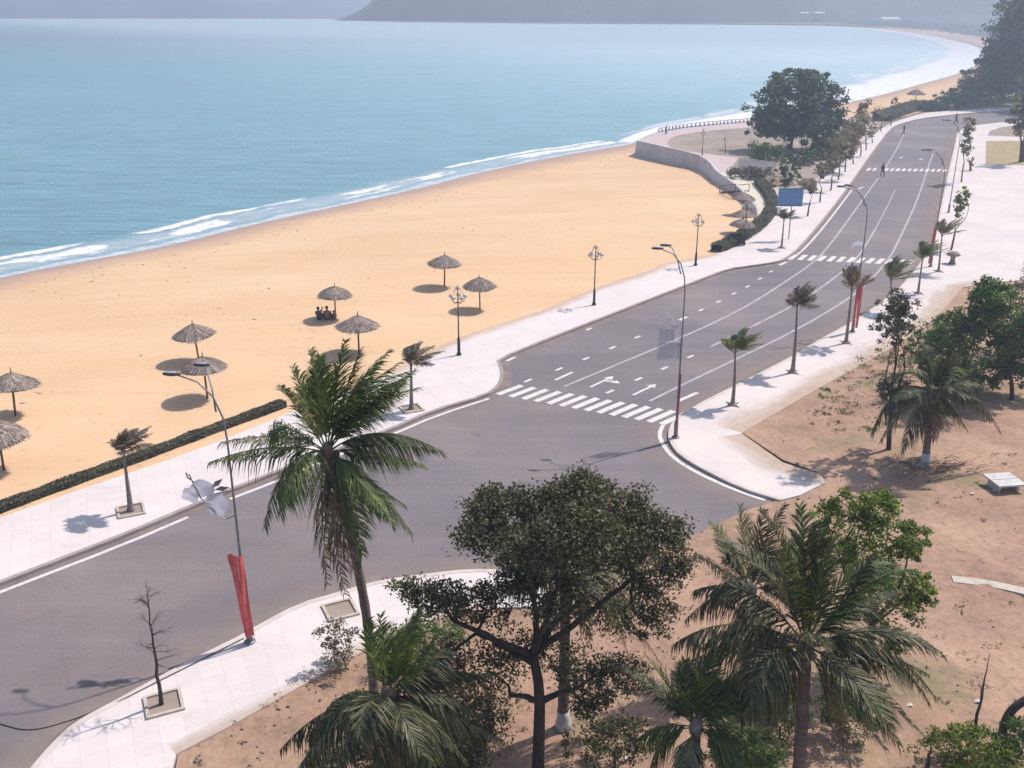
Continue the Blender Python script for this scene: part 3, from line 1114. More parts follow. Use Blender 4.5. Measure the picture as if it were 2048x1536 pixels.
drift_mat('drift_soil', (.50, .37, .27), (.64, .50, .38), 2.6, .85)
drift_mat('drift_sand', (.62, .43, .29), (.68, .49, .34), 1.6, .9)
drift_mat('drift_thin', (.50, .37, .27), (.64, .50, .38), .9, .7)
drift_mat('drift_road', (.36, .29, .25), (.45, .37, .32), 2.2, .5)
drift('sand_drift', px_line([(2004, 563), (1925, 575), (1884, 622), (1849, 653), (1781, 697), (1706, 738), (1620, 786), (1484, 866)], ZP, 0), 2.8, M['drift_soil'], ZP + .004, 'pale soil blown over the back edge of the right pavement', -1)
drift('sand_drift', px_line([(1484, 867), (1566, 925), (1640, 948), (1650, 963)], ZP, 0), 2.8, M['drift_soil'], ZP + .005, 'pale soil blown over the tip of the corner pavement', -1)
drift('sand_drift', px_line([(1429, 506), (1391, 515), (1330, 526), (1300, 540), (1200, 572), (1078, 622), (942, 666), (880, 690), (800, 733), (700, 775), (600, 817)], ZP, 0), 1.8, M['drift_sand'], ZP + .004, 'beach sand blown over the back edge of the promenade', 1)
drift('sand_drift', px_line([(985, 1217), (900, 1228), (760, 1285), (666, 1335), (580, 1384), (455, 1455), (352, 1508)], ZP, 0), 1.3, M['drift_thin'], ZP + .004, 'soil spread over the back edge of the near pavement', -1)
drift('dust', [p for p in offset_line(nk, .3)], 3.0, M['drift_road'], .0075, 'brown dust lying on the asphalt along the near kerb', 1)
drift('dust', [p for p in offset_line(rk[:46], .5)], 3.0, M['drift_road'], .0075, 'brown dust lying on the asphalt along the corner kerb', 1)

# ---- promontory
PROM = [(1276, 284), (1296, 274), (1317, 266), (1373, 256), (1443, 249), (1491, 245), (1600, 237), (1680, 233), (1720, 236), (1762, 246), (1740, 272), (1700, 305), (1680, 330), (1650, 350), (1620, 373), (1600, 397), (1558, 400),
        (1551, 415), (1551, 429), (1538, 449), (1505, 475), (1461, 499), (1430, 505), (1470, 482), (1500, 464), (1514, 446), (1519, 430), (1515, 416), (1501, 399), (1484, 381), (1470, 369), (1453, 357), (1436, 345), (1420, 327), (1413, 318), (1373, 306), (1334, 297)]
slab('promontory_paving', [G(x, y, .11) for x, y in PROM], 0.11, 2.6, M['paving_pink'])
CREAM = [(1436, 344), (1462, 344), (1493, 363), (1517, 368), (1521, 384), (1535, 409), (1532, 429), (1524, 444), (1500, 461), (1508, 450), (1518, 430), (1514, 416), (1500, 399), (1483, 381), (1469, 369)]
slab('cream_path', [G(x, y, .116) for x, y in CREAM], 0.116, 0, M['paving_cream'])
BED = [(1334, 288), (1338, 278), (1355, 270), (1408, 262), (1493, 255), (1560, 252), (1560, 320), (1500, 318), (1420, 308), (1373, 302), (1345, 297)]
slab('planting_bed', px_line(BED + [BED[0]], .118, 1)[:-1], 0.118, 0, M['bed'])
GARDEN = [(1500, 260), (1600, 245), (1700, 242), (1735, 262), (1690, 305), (1660, 340), (1610, 372), (1560, 375), (1500, 352), (1462, 335), (1490, 300)]
slab('garden_soil', [G(x, y, .124) for x, y in GARDEN], 0.124, 0, M['bed'])

# lawns on the right plaza
LAWN = [(1972, 282), (2300, 280), (2300, 332), (2060, 331), (1971, 329)]
slab('dry_lawn', [G(x, y, ZP + .006) for x, y in LAWN], ZP + .006, 0, M['lawn'])
ROUND = [(1975, 271), (1980, 262), (2000, 255), (2025, 251), (2060, 249), (2300, 246), (2300, 274), (2060, 275)]
slab('round_lawn', [G(x, y, ZP + .006) for x, y in ROUND], ZP + .006, 0, M['bed'])
slab('green_verge', [G(x, y, -.03) for x, y in [(1920, 219), (1938, 200), (1960, 192), (2010, 190), (2300, 186), (2300, 205), (2048, 212), (1960, 216)]], 0.02, 0, M['verge'])
# pale concrete path on the dirt
pth = MB()
cl = [G(x, y, .2) for x, y in [(1905, 1157), (1960, 1163), (2010, 1172), (2060, 1184), (2200, 1225)]]
ribbon(pth, smooth_line(cl), -0.26, 0.26, 0.19, 0.25)
tag(pth.build('concrete_path', M['planter'], smooth=False), kind='structure')


# ------------------------------------------------------------------ hills
def hill(name, tip, pts, hfun, mat):
    """pts: list of (x,y) base line; the land rises behind it (+y)"""
    n = len(pts)
    rows = 14
    vs, fs = [], []
    for j in range(rows):
        for i, (x, y) in enumerate(pts):
            d = j / (rows - 1)
            h = hfun(i / (n - 1), x) * math.sin(d * math.pi / 2) ** 0.8
            h *= 1 + 0.35 * noise.fractal(Vector((x * .0016, d * 3, 2)), 1, 2, 5)
            vs.append((x + d * 200, y + d * 1500, -3 + h if j else -4))
    for j in range(rows - 1):
        for i in range(n - 1):
            a = j * n + i
            fs.append((a, a + 1, a + n + 1, a + n))
    mb = MB()
    mb.add(vs, fs)
    return tag(mb.build(name, mat), kind='structure')


base = []
for px in np.linspace(662, 2700, 90):
    yy = np.interp(px, [662, 780, 1100, 1400, 1650, 2048, 2700], [40.6, 42.2, 45.5, 47, 47, 46, 45])
    g = G(px, yy, -3)
    base.append((g.x, g.y))
hill('headland_hills', None, base, lambda t, x: min(420, 4 + max(0, x - base[0][0]) * 1.15), M['hill'])
base2 = [(x, 9000 + 300 * math.sin(x * .001)) for x in np.linspace(-9000, 2500, 60)]
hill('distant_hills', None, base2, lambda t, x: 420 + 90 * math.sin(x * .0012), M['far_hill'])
base3 = []
for px in np.linspace(1480, 2500, 60):
    g = G(px, np.interp(px, [1480, 1650, 1900, 2500], [45.5, 46.5, 52, 58]), -3)
    base3.append((g.x, g.y))
hill('low_wooded_land', None, base3, lambda t, x: 6 + 30 * t, M['hill'])


# ------------------------------------------------------------------ foliage
def leaf_cloud(blobs, n, size, flat=0.0, clump=0.22, clumps=None, seed=1, down=0.0, asp=0.55):
    """blobs: (centre, (rx,ry,rz), weight). Small leaf quads gathered into clumps. Returns verts, faces, clump centres"""
    r = np.random.default_rng(seed)
    P, CC = [], []
    tot = sum(b[2] for b in blobs)
    for c, rad, w in blobs:
        m = int(n * w / tot)
        k = clumps or max(10, int(m / 60))
        u = r.normal(size=(k, 3))
        u /= np.linalg.norm(u, axis=1)[:, None]
        rr = r.uniform(0.35, 1.0, k) ** 0.6
        rr *= 1 + 0.18 * r.normal(size=k)
        cc = np.array(c) + u * rr[:, None] * np.array(rad)
        CC.append(cc)
        cs = clump * np.mean(rad) * r.uniform(0.5, 1.25, k)
        idx = r.integers(0, k, m)
        loose = r.random(m) < .10
        off = r.normal(size=(m, 3))
        off /= (np.linalg.norm(off, axis=1)[:, None] + 1e-9)
        off *= (r.uniform(0, 1, m) ** 0.5)[:, None]
        off[:, 2] *= 0.7
        q = cc[idx] + off * cs[idx][:, None]
        uu = r.normal(size=(m, 3))
        uu /= np.linalg.norm(uu, axis=1)[:, None]
        q2 = np.array(c) + uu * (r.uniform(.1, 1.08, m) ** .5)[:, None] * np.array(rad)
        P.append(np.where(loose[:, None], q2, q))
    P = np.concatenate(P)
    m = len(P)
    nrm = r.normal(size=(m, 3))
    nrm[:, 2] = np.abs(nrm[:, 2]) * (1 + flat)
    nrm /= np.linalg.norm(nrm, axis=1)[:, None]
    t = r.normal(size=(m, 3))
    t[:, 2] -= down
    t -= nrm * np.sum(t * nrm, 1)[:, None]
    t /= np.linalg.norm(t, axis=1)[:, None]
    b = np.cross(nrm, t)
    s = size * r.uniform(0.6, 1.35, m)[:, None]
    A0 = P - t * s * .5
    A1 = P + b * s * asp * .5 - t * s * .05
    A2 = P + t * s * .5
    A3 = P - b * s * asp * .5 - t * s * .05
    V = np.stack([A0, A1, A2, A3], 1).reshape(-1, 3)
    Fq = np.arange(m * 4).reshape(-1, 4)
    return V, Fq, np.concatenate(CC)


def quads_obj(name, V, Fq, mat, parent, origin):
    me = bpy.data.meshes.new(name)
    V = V - np.array(origin)
    me.vertices.add(len(V))
    me.vertices.foreach_set('co', V.astype(np.float32).ravel())
    nf = len(Fq)
    me.loops.add(nf * 4)
    me.loops.foreach_set('vertex_index', Fq.astype(np.int32).ravel())
    me.polygons.add(nf)
    me.polygons.foreach_set('loop_start', np.arange(0, nf * 4, 4, dtype=np.int32))
    me.polygons.foreach_set('loop_total', np.full(nf, 4, dtype=np.int32))
    me.update(calc_edges=True)
    me.materials.append(mat)
    ob = bpy.data.objects.new(name, me)
    COL.objects.link(ob)
    if parent is not None:
        ob.parent = parent
    else:
        ob.location = origin
    return ob


def limb(mb, a, b, r0, r1, bend=0.15, n=6, seg=6, rr=random):
    a, b = Vector(a), Vector(b)
    L = (b - a).length
    off = Vector((rr.uniform(-1, 1), rr.uniform(-1, 1), rr.uniform(-.2, .6))) * L * bend
    pts, rad = [], []
    for i in range(seg + 1):
        t = i / seg
        p = a.lerp(b, t) + off * math.sin(t * math.pi)
        p += Vector((rr.uniform(-1, 1), rr.uniform(-1, 1), rr.uniform(-1, 1))) * L * 0.015 * (0 < i < seg)
        pts.append(p)
        rad.append(r0 + (r1 - r0) * t)
    mb.tube(pts, rad, n)
    return pts


def tree(name, base, blobs, n, size, lmat, label, cat='tree', group=None, trunk_r=0.2, fork=None, bark='bark', seed=1, nb=26, trunk_pts=None, clump=0.22, twigs=True, nodes=None, **kw):
    """blobs in world coordinates"""
    base = Vector(base)
    rr = random.Random(seed)
    t = thing(name, base, label, cat, group)
    V, Fq, CC = leaf_cloud(blobs, n, size, seed=seed, clump=clump, **kw)
    quads_obj('crown', V, Fq, M[lmat], t, base)
    mb = MB()
    cen = sum((Vector(b[0]) * b[2] for b in blobs), Vector()) / sum(b[2] for b in blobs)
    fork = Vector(fork) if fork else base.lerp(cen, 0.45)
    tps = trunk_pts or [base - Vector((0, 0, .2)), base.lerp(fork, .5) + Vector((rr.uniform(-.1, .1), rr.uniform(-.1, .1), 0)), fork]
    tps = smooth_line([Vector(p) for p in tps], 1)
    k = len(tps)
    mb.tube(tps, [trunk_r * (1.25 - 0.5 * i / (k - 1)) for i in range(k)], 10)
    ends = []
    nodes = [Vector(q) for q in (nodes or [])]
    for q in nodes:
        src = min(tps[len(tps) // 3:], key=lambda p: (p - q).length + abs(p.z - q.z + .8))
        ends.append(limb(mb, src, q, trunk_r * .68, trunk_r * .36, 0.1, 8, 7, rr))
    for c, rad, w in blobs:
        hub = min(nodes, key=lambda q: (q - Vector(c)).length) if nodes else fork - Vector((0, 0, trunk_r * .5))
        m = max(1, int(round(nb * w / sum(b[2] for b in blobs) / 9)))
        for _ in range(m):
            e = Vector(c) + Vector((rr.uniform(-.4, .4) * rad[0], rr.uniform(-.4, .4) * rad[1], rr.uniform(-.5, .2) * rad[2]))
            pts = limb(mb, hub, e, trunk_r * (.34 if nodes else .5), trunk_r * .1, 0.2, 7, 7, rr)
            ends.append(pts)
    if twigs:
        idx = [rr.randrange(len(CC)) for _ in range(nb)]
        for i in idx:
            q = Vector(CC[i])
            best = min(ends, key=lambda ps: min((p - q).length for p in ps[2:]))
            p = min(best[2:], key=lambda p: (p - q).length)
            limb(mb, p, q, trunk_r * .17, trunk_r * .05, 0.12, 4, 4, rr)
    mb.build('trunk', M[bark], t, origin=base)
    return t


# ------------------------------------------------------------------ palms
def bez(a, b, c, t):
    return a * (1 - t) ** 2 + b * 2 * t * (1 - t) + c * t * t


def frond_mesh(mb, rib, a, b, c, nl=60, ll=0.8, lw=0.045, droop=0.55, wind=Vector((0.25, 0.1, 0)), rr=random, bare=0.12, rag=0.0, rib_r=0.025):
    pts = [bez(a, b, c, i / 16) for i in range(17)]
    rib.tube(pts, [rib_r * (1 - 0.85 * i / 16) for i in range(17)], 4)
    for i in range(nl):
        t = bare + (1 - bare) * (i + rr.uniform(-.3, .3)) / nl
        t = min(max(t, 0.02), .995)
        p = bez(a, b, c, t)
        tg = (bez(a, b, c, min(t + .02, 1)) - bez(a, b, c, max(t - .02, 0))).normalized()
        side = tg.cross(Vector((0, 0, 1)))
        if side.length < .25:
            side = side + Vector((0.3, 0.25, 0))
        side.normalize()
        upv = side.cross(tg).normalized()
        prof = (0.45 + 0.75 * math.sin(min(1, t * 1.15) * math.pi) ** .6) * (1 - 0.45 * t)
        for sgn in (-1, 1):
            if rag and rr.random() < rag:
                continue
            L = ll * prof * rr.uniform(.75, 1.15)
            d = (side * sgn * rr.uniform(.6, 1.0) + tg * rr.uniform(.7, 1.25) + upv * rr.uniform(-.1, .25) + wind * rr.uniform(.4, 1.3) + Vector((0, 0, -max(0, droop - .5) * 1.5)))
            d.normalize()
            m_ = p + d * L * .5 + Vector((0, 0, -droop * L * .12))
            e = p + d * L * (1 - droop * .3) + Vector((0, 0, -droop * L * .75)) + wind * L * .2
            wv = tg.cross(d)
            wv = (tg - d * tg.dot(d))
            if wv.length < .01:
                continue
            wv.normalize()
            w = lw * rr.uniform(.7, 1.2)
            mb.add([p - wv * w * .35, p + wv * w * .35, m_ + wv * w * .5, e, m_ - wv * w * .5], [(0, 1, 2, 4), (4, 2, 3)])


def palm(name, base, crown, fronds, label, trunk_r=(0.2, 0.13), group=None, mat='frond', white=0.0, bend=(0, 0, 0), nl=60, ll=0.8, lw=0.045, seed=1, separate=True, dry=(), coconuts=True, cat='palm tree', rib_r=0.025, bark='palm_bark', wind=None, droop=.55):
    """fronds: list of (control, tip, droop, matkey or None) in world coordinates"""
    rr = random.Random(seed)
    base = Vector(base)
    crown = Vector(crown)
    t = thing(name, base, label, cat, group)
    wind = wind or Vector((0.3, 0.12, 0))
    # trunk with ring scars
    mb = MB()
    bend = Vector(bend)
    N_ = 26
    pts, rad = [], []
    for i in range(N_ + 1):
        s = i / N_
        p = base.lerp(crown, s) + bend * math.sin(s * math.pi)
        r = trunk_r[0] + (trunk_r[1] - trunk_r[0]) * s ** .6
        r *= 1 + (0.05 if i % 2 else -0.04)
        if s < .08:
            r *= 1.35 - s * 4
        pts.append(p - Vector((0, 0, .15 if i == 0 else 0)))
        rad.append(r)
    mb.tube(pts, rad, 10)
    mb.build('trunk', M[bark], t, origin=base)
    if white:
        w = MB()
        k = [i for i in range(N_ + 1) if i / N_ <= white]
        w.tube([pts[i] for i in k], [rad[i] + .012 for i in k], 12)
        w.build('whitewash_band', M['whitewash'], t, origin=base)
    hd = MB()
    hd.ball(crown + Vector((0, 0, .0)), (trunk_r[1] * 1.5, trunk_r[1] * 1.5, trunk_r[1] * 2.6), 10, 8)
    for i in range(8 if coconuts else 0):
        an = rr.uniform(0, 6.28)
        hd.ball(crown + Vector((math.cos(an) * .26, math.sin(an) * .26, rr.uniform(-.35, -.05))), (.11, .11, .13), 8, 6)
    hd.build('crownshaft', M['frond_dry'] if coconuts else M['young_bark'], t, origin=base)
    groups = {}
    for (ct, tip, dr, mk) in fronds:
        mk = mk or mat
        if separate:
            lm, rb_ = MB(), MB()
        else:
            lm, rb_ = groups.setdefault(mk, (MB(), MB()))
        st = crown + (Vector(ct) - crown).normalized() * trunk_r[1] * .8
        if separate:
            Lf = (Vector(tip) - crown).length
            ct = Vector(ct) + Vector((rr.uniform(-1, 1), rr.uniform(-1, 1), rr.uniform(-.3, 1))) * Lf * .07
            if mk != 'frond_dry' and rr.random() < .25:
                mk = rr.choice(('frond', 'frond_pale', 'frond_dark'))
        frond_mesh(lm, lm if True else rb_, st, Vector(ct), Vector(tip), int(nl * rr.uniform(.8, 1.1)) if separate else nl, ll * rr.uniform(.85, 1.1), lw, dr * droop / .55, wind, rr, rag=rr.uniform(.05, .25) if mk != 'frond_dry' else .4, rib_r=rib_r)
        if separate:
            o = lm.build('frond', M[mk], t, smooth=False, origin=base)
            if mk == 'frond_dry':
                o['label'] = 'withered brown frond hanging down'
    for mk, (lm, _) in groups.items():
        lm.build('crown', M[mk], t, smooth=False, origin=base)
    return t


def pfr(Yc, lst):
    """fronds from a list of (ctrl px, ctrl py, tip px, tip py, dY, droop, mat)"""
    out = []
    for cx, cy, tx, ty, dY, dr, mk in lst:
        out.append((A(cx, cy, Yc + dY * .55), A(tx, ty, Yc + dY), dr, mk))
    return out


def round_fronds(crown, n, L, seed, windv=Vector((.5, .15, 0)), up=0.7, spread=1.0, mk=None, low=0.0):
    rr = random.Random(seed)
    out = []
    for i in range(n):
        az = 2 * math.pi * i / n + rr.uniform(-.25, .25)
        el = rr.uniform(low, 1.25)
        d = Vector((math.cos(az) * math.cos(el) * spread, math.sin(az) * math.cos(el) * spread, math.sin(el)))
        l = L * rr.uniform(.8, 1.1)
        ct = crown + d * l * .55 + Vector((0, 0, l * .12 * up))
        tip = crown + d * l * .8 + windv * l * rr.uniform(.25, .5) + Vector((0, 0, -l * (.42 - .35 * math.sin(el))))
        out.append((ct, tip, rr.uniform(.45, .9), mk))
    return out


# big coconut palm in front
b = G(752, 1478, .1)
Y = b.y
cr = A(655, 905, Y)
F1 = [
    (650, 790, 690, 680, -.6, .25, None), (640, 780, 640, 712, .8, .2, None), (610, 800, 585, 735, .3, .3, None), (585, 800, 562, 772, -1.0, .5, 'frond_pale'),
    (690, 790, 760, 725, 1.2, .3, None), (700, 770, 815, 745, -.4, .35, None), (720, 800, 830, 740, .9, .5, None), (690, 830, 790, 790, 1.8, .6, None),
    (700, 800, 800, 725, .2, .4, None), (690, 780, 780, 700, .6, .35, None), (710, 810, 840, 775, .0, .5, None), (680, 790, 720, 700, -.2, .3, None), (640, 800, 620, 700, .2, .3, None), (750, 840, 890, 905, -.5, .8, None), (740, 850, 870, 895, .8, .9, None), (720, 900, 850, 930, 1.6, .9, 'frond'), (530, 880, 418, 925, -.3, .75, None), (560, 870, 440, 885, .7, .6, 'frond_pale'),
    (570, 900, 528, 1055, -1.2, .7, None), (590, 880, 560, 1030, -2.0, .8, None), (720, 930, 825, 1070, -1.0, .7, None), (700, 930, 790, 1050, -2.0, .8, None), (700, 950, 810, 1010, .5, .8, 'frond'),
    (690, 960, 725, 1110, -.8, .5, 'frond'), (660, 960, 690, 1190, -.5, .6, 'frond_dry'), (650, 970, 705, 1150, -.9, .6, 'frond_dry'), (630, 960, 655, 1170, -.2, .4, 'frond_dry'), (600, 820, 620, 760, 2.0, .4, 'frond'),
]
palm('coconut_palm', b, cr, pfr(Y, F1) + round_fronds(cr, 2, 3.4, 5, Vector((0.5, .1, 0)), .8, 1.0, 'frond', .6), 'tallest coconut palm with windblown crown standing over the near pavement', (0.18, .13), bend=(.35, 0, 0), nl=105, ll=1.15, lw=.036, seed=11)

# palm left of the broadleaf tree, bottom
b = G(812, 1725, .1)
Y = b.y
cr = A(778, 1392, Y)
F2 = [
    (660, 1400, 560, 1500, -.4, .9, 'frond_dark'), (680, 1430, 600, 1530, -1.2, .9, 'frond_dark'), (690, 1370, 640, 1440, 1.0, .8, 'frond_dark'), (740, 1320, 735, 1240, .4, .3, None), (780, 1310, 840, 1215, .8, .3, None),
    (830, 1320, 900, 1300, .6, .6, 'frond_dark'), (860, 1370, 960, 1430, 0, .8, 'frond_dark'), (840, 1400, 930, 1520, -1.0, .9, 'frond_dark'), (760, 1460, 740, 1590, -.8, .8, 'frond_dark'),
    (850, 1350, 980, 1350, 1.6, .7, 'frond_dark'), (800, 1440, 850, 1590, -1.2, .8, 'frond_dark'), (720, 1410, 670, 1560, -1.8, .9, 'frond_dark'), (780, 1340, 800, 1260, -.5, .4, None), (800, 1350, 880, 1260, -.2, .5, None), (820, 1400, 1000, 1480, .4, .9, 'frond_dark'),
    (770, 1330, 760, 1230, 0.2, .2, 'frond'), (880, 1390, 1030, 1500, 1.2, 1.0, 'frond_dark'),
]
palm('coconut_palm', b, cr, pfr(Y, F2) + [f for f in round_fronds(cr, 13, 3.2, 6, Vector((0.35, .1, 0)), .8, 1.0, 'frond_dark', -.8) if f[1].z < cr.z + .3], 'dark coconut palm at the bottom edge beside the tall leaning palm', (.2, .15), nl=90, ll=1.1, lw=.04, seed=12)

# big right palm
b = G(1592, 1655, .1)
Y = b.y
cr = A(1612, 1292, Y)
F3 = [
    (1480, 1200, 1345, 1290, -.4, .9, 'frond_dark'), (1500, 1150, 1390, 1180, .8, .8, 'frond_dark'), (1500, 1250, 1360, 1330, .6, .9, 'frond_pale'), (1540, 1130, 1440, 1080, 1.2, .5, 'frond_dark'), (1570, 1120, 1520, 1020, .3, .3, 'frond_dark'),
    (1620, 1110, 1600, 1010, 1.5, .3, None), (1660, 1120, 1680, 1020, -.2, .3, None), (1700, 1120, 1790, 1130, .5, .5, None), (1720, 1150, 1830, 1140, -.8, .6, 'frond'), (1720, 1210, 1800, 1180, 1.5, .6, 'frond_dark'),
    (1750, 1240, 1875, 1400, -.2, .95, 'frond_dark'), (1740, 1290, 1860, 1350, .8, .9, 'frond_dark'), (1700, 1330, 1850, 1475, -.6, .5, 'frond_pale'), (1680, 1370, 1770, 1500, -1.0, .5, 'frond_pale'), (1660, 1390, 1700, 1540, -.9, .6, 'frond_dry'),
    (1540, 1290, 1420, 1430, .2, .9, 'frond_dark'), (1530, 1330, 1480, 1440, -.9, .8, 'frond_dark'), (1560, 1360, 1520, 1440, -.4, .5, 'frond_dry'), (1640, 1180, 1650, 1080, .6, .4, 'frond_dark'), (1580, 1180, 1560, 1090, -.6, .4, 'frond_dark'),
    (1600, 1150, 1630, 1050, 0, .3, 'frond_dark'), (1690, 1190, 1740, 1110, 0, .4, 'frond_dark'),
]
palm('coconut_palm', b, cr, pfr(Y, F3) + round_fronds(cr, 10, 3.9, 7, Vector((0.35, .1, 0)), .8, 1.0, 'frond_dark', -.25), 'wide dark coconut palm with drooping lower fronds on the bare soil, lower right', (.22, .16), nl=100, ll=1.2, lw=.04, seed=13)

# small green palm at the bottom
b = G(1388, 1660, .1)
Y = b.y
cr = A(1392, 1455, Y)
F4 = [
    (1350, 1380, 1290, 1310, -.3, .4, 'frond'), (1330, 1400, 1250, 1340, .5, .5, 'frond_pale'), (1400, 1370, 1432, 1300, .2, .15, 'frond'), (1430, 1370, 1500, 1340, .5, .4, None), (1450, 1400, 1540, 1400, -.4, .6, None),
    (1450, 1440, 1570, 1480, 0, .7, 'frond_pale'), (1430, 1480, 1500, 1560, -.8, .7, None), (1380, 1500, 1370, 1600, -.9, .8, 'frond_dark'), (1330, 1440, 1270, 1480, .2, .8, 'frond_dark'), (1370, 1380, 1370, 1320, .8, .3, 'frond'),
    (1340, 1380, 1200, 1310, 1.1, .6, 'frond_pale'), (1420, 1400, 1470, 1360, 1.0, .4, 'frond'), (1440, 1470, 1540, 1530, -.6, .8, 'frond_pale'),
]
palm('coconut_palm', b, cr, pfr(Y, F4) + round_fronds(cr, 6, 2.2, 8, Vector((0.35, .1, 0)), .8, 1.0, 'frond', -.5), 'short bright green coconut palm at the bottom edge, between the two dark crowns', (.17, .13), nl=90, ll=1.0, lw=.036, seed=14, coconuts=False)

# palm behind the right one
b = G(1490, 1350, .1)
Y = b.y
cr = A(1503, 1180, Y)
F5 = [(1450, 1100, 1415, 1040, .3, .4, 'frond_pale'), (1430, 1130, 1395, 1110, -.4, .6, 'frond_dark'), (1490, 1090, 1480, 1010, .5, .3, 'frond_pale'), (1530, 1080, 1570, 1010, 0, .3, 'frond_dark'), (1560, 1100, 1640, 1040, .6, .4, 'frond_pale'),
      (1430, 1170, 1370, 1240, -.6, .9, 'frond_dark'), (1560, 1160, 1620, 1200, 1, .8, 'frond_dark'), (1480, 1230, 1450, 1300, -.7, .8, 'frond_dark'), (1510, 1090, 1530, 1020, 1, .3, 'frond_dark'), (1460, 1120, 1430, 1060, 1.2, .4, 'frond_dark')]
palm('coconut_palm', b, cr, pfr(Y, F5) + round_fronds(cr, 8, 2.6, 9, Vector((0.35, .1, 0)), .8, 1.0, 'frond_dark', -.5), 'smaller grey green palm directly behind the wide dark palm', (.17, .13), nl=85, ll=1.1, lw=.038, seed=15, coconuts=False)

# palm behind the broadleaf tree
b = G(1126, 1452, .1)
Y = b.y
cr = A(1132, 1160, Y)
F6 = [(1200, 1130, 1300, 1250, .2, .8, 'frond_dark'), (1210, 1150, 1260, 1330, -.6, .8, 'frond_dry'), (1070, 1130, 1000, 1200, .3, .8, 'frond_dark'), (1180, 1100, 1260, 1110, .8, .6, None), (1080, 1100, 1030, 1060, .6, .5, None),
      (1130, 1060, 1140, 980, .5, .3, None), (1160, 1070, 1200, 985, -.2, .3, None), (1230, 1160, 1330, 1340, .5, .9, 'frond_dark'), (1100, 1180, 1080, 1290, -.5, .7, 'frond_dry'), (1160, 1180, 1180, 1280, -.5, .7, 'frond_dry')]
palm('coconut_palm', b, cr, pfr(Y, F6) + round_fronds(cr, 7, 2.8, 10, Vector((0.35, .1, 0)), .8, 1.0, 'frond_dark', -.5), 'coconut palm with whitewashed foot half hidden by the spreading broadleaf tree', (.2, .15), nl=85, ll=1.1, lw=.038, seed=16, white=.14)

# mid right palm on the soil
b = G(1850, 932, .1)
Y = b.y
cr = A(1864, 788, Y)
F7 = [(1800, 735, 1742, 870, 0, .8, 'frond_dark'), (1810, 750, 1760, 830, .9, .8, 'frond_dark'), (1930, 740, 2002, 865, -.2, .8, 'frond_dark'), (1920, 760, 1980, 840, .8, .8, 'frond_dark'), (1840, 730, 1775, 755, 1.2, .5, None),
      (1890, 730, 1930, 740, 1.3, .5, None), (1870, 730, 1850, 710, .6, .3, None), (1850, 800, 1845, 870, -.4, .7, 'frond_dry'), (1890, 800, 1935, 860, -.7, .7, 'frond_dark'), (1830, 770, 1790, 800, -1.2, .6, 'frond_dark'),
      (1880, 750, 1890, 720, -.6, .3, 'frond_dark'), (1900, 770, 1960, 800, -1.2, .8, 'frond_dark'), (1870, 810, 1870, 880, -.2, .7, 'frond_dry')]
palm('coconut_palm', b, cr, pfr(Y, F7) + round_fronds(cr, 8, 3.2, 11, Vector((0.1, .1, 0)), .8, 1.0, 'frond_dark', -.5), 'umbrella shaped coconut palm with white painted foot on the soil behind the pavement corner', (.22, .15), nl=95, ll=1.4, lw=.045, seed=17, white=.22)
# heap of dry fronds at its foot
rr = random.Random(3)
mb = MB()
for i in range(120):
    p = b + Vector((rr.gauss(.5, .9), rr.gauss(-.2, .4), rr.uniform(.02, .3)))
    d = Vector((rr.uniform(-1, 1), rr.uniform(-.6, .6), rr.uniform(-.1, .25))) * rr.uniform(.4, 1.0)
    mb.tube([p, p + d * .5 + Vector((0, 0, .06)), p + d], [.02, .015, .006], 4)
tag(mb.build('dry_frond_heap', M['frond_dry'], origin=b), 'grey heap of dry fronds round the foot of the white painted palm', 'debris')


# ------------------------------------------------------------------ broadleaf trees
def blob(px, py, Y, rx, rz, w=1.0, ry=None):
    """crown blob with radii in photo pixels"""
    c = A(px, py, Y)
    k = (c - Vector((0, 0, H))).length / F
    return (c, (rx * k, (ry or (rx + rz) * .5) * k, rz * k), w)


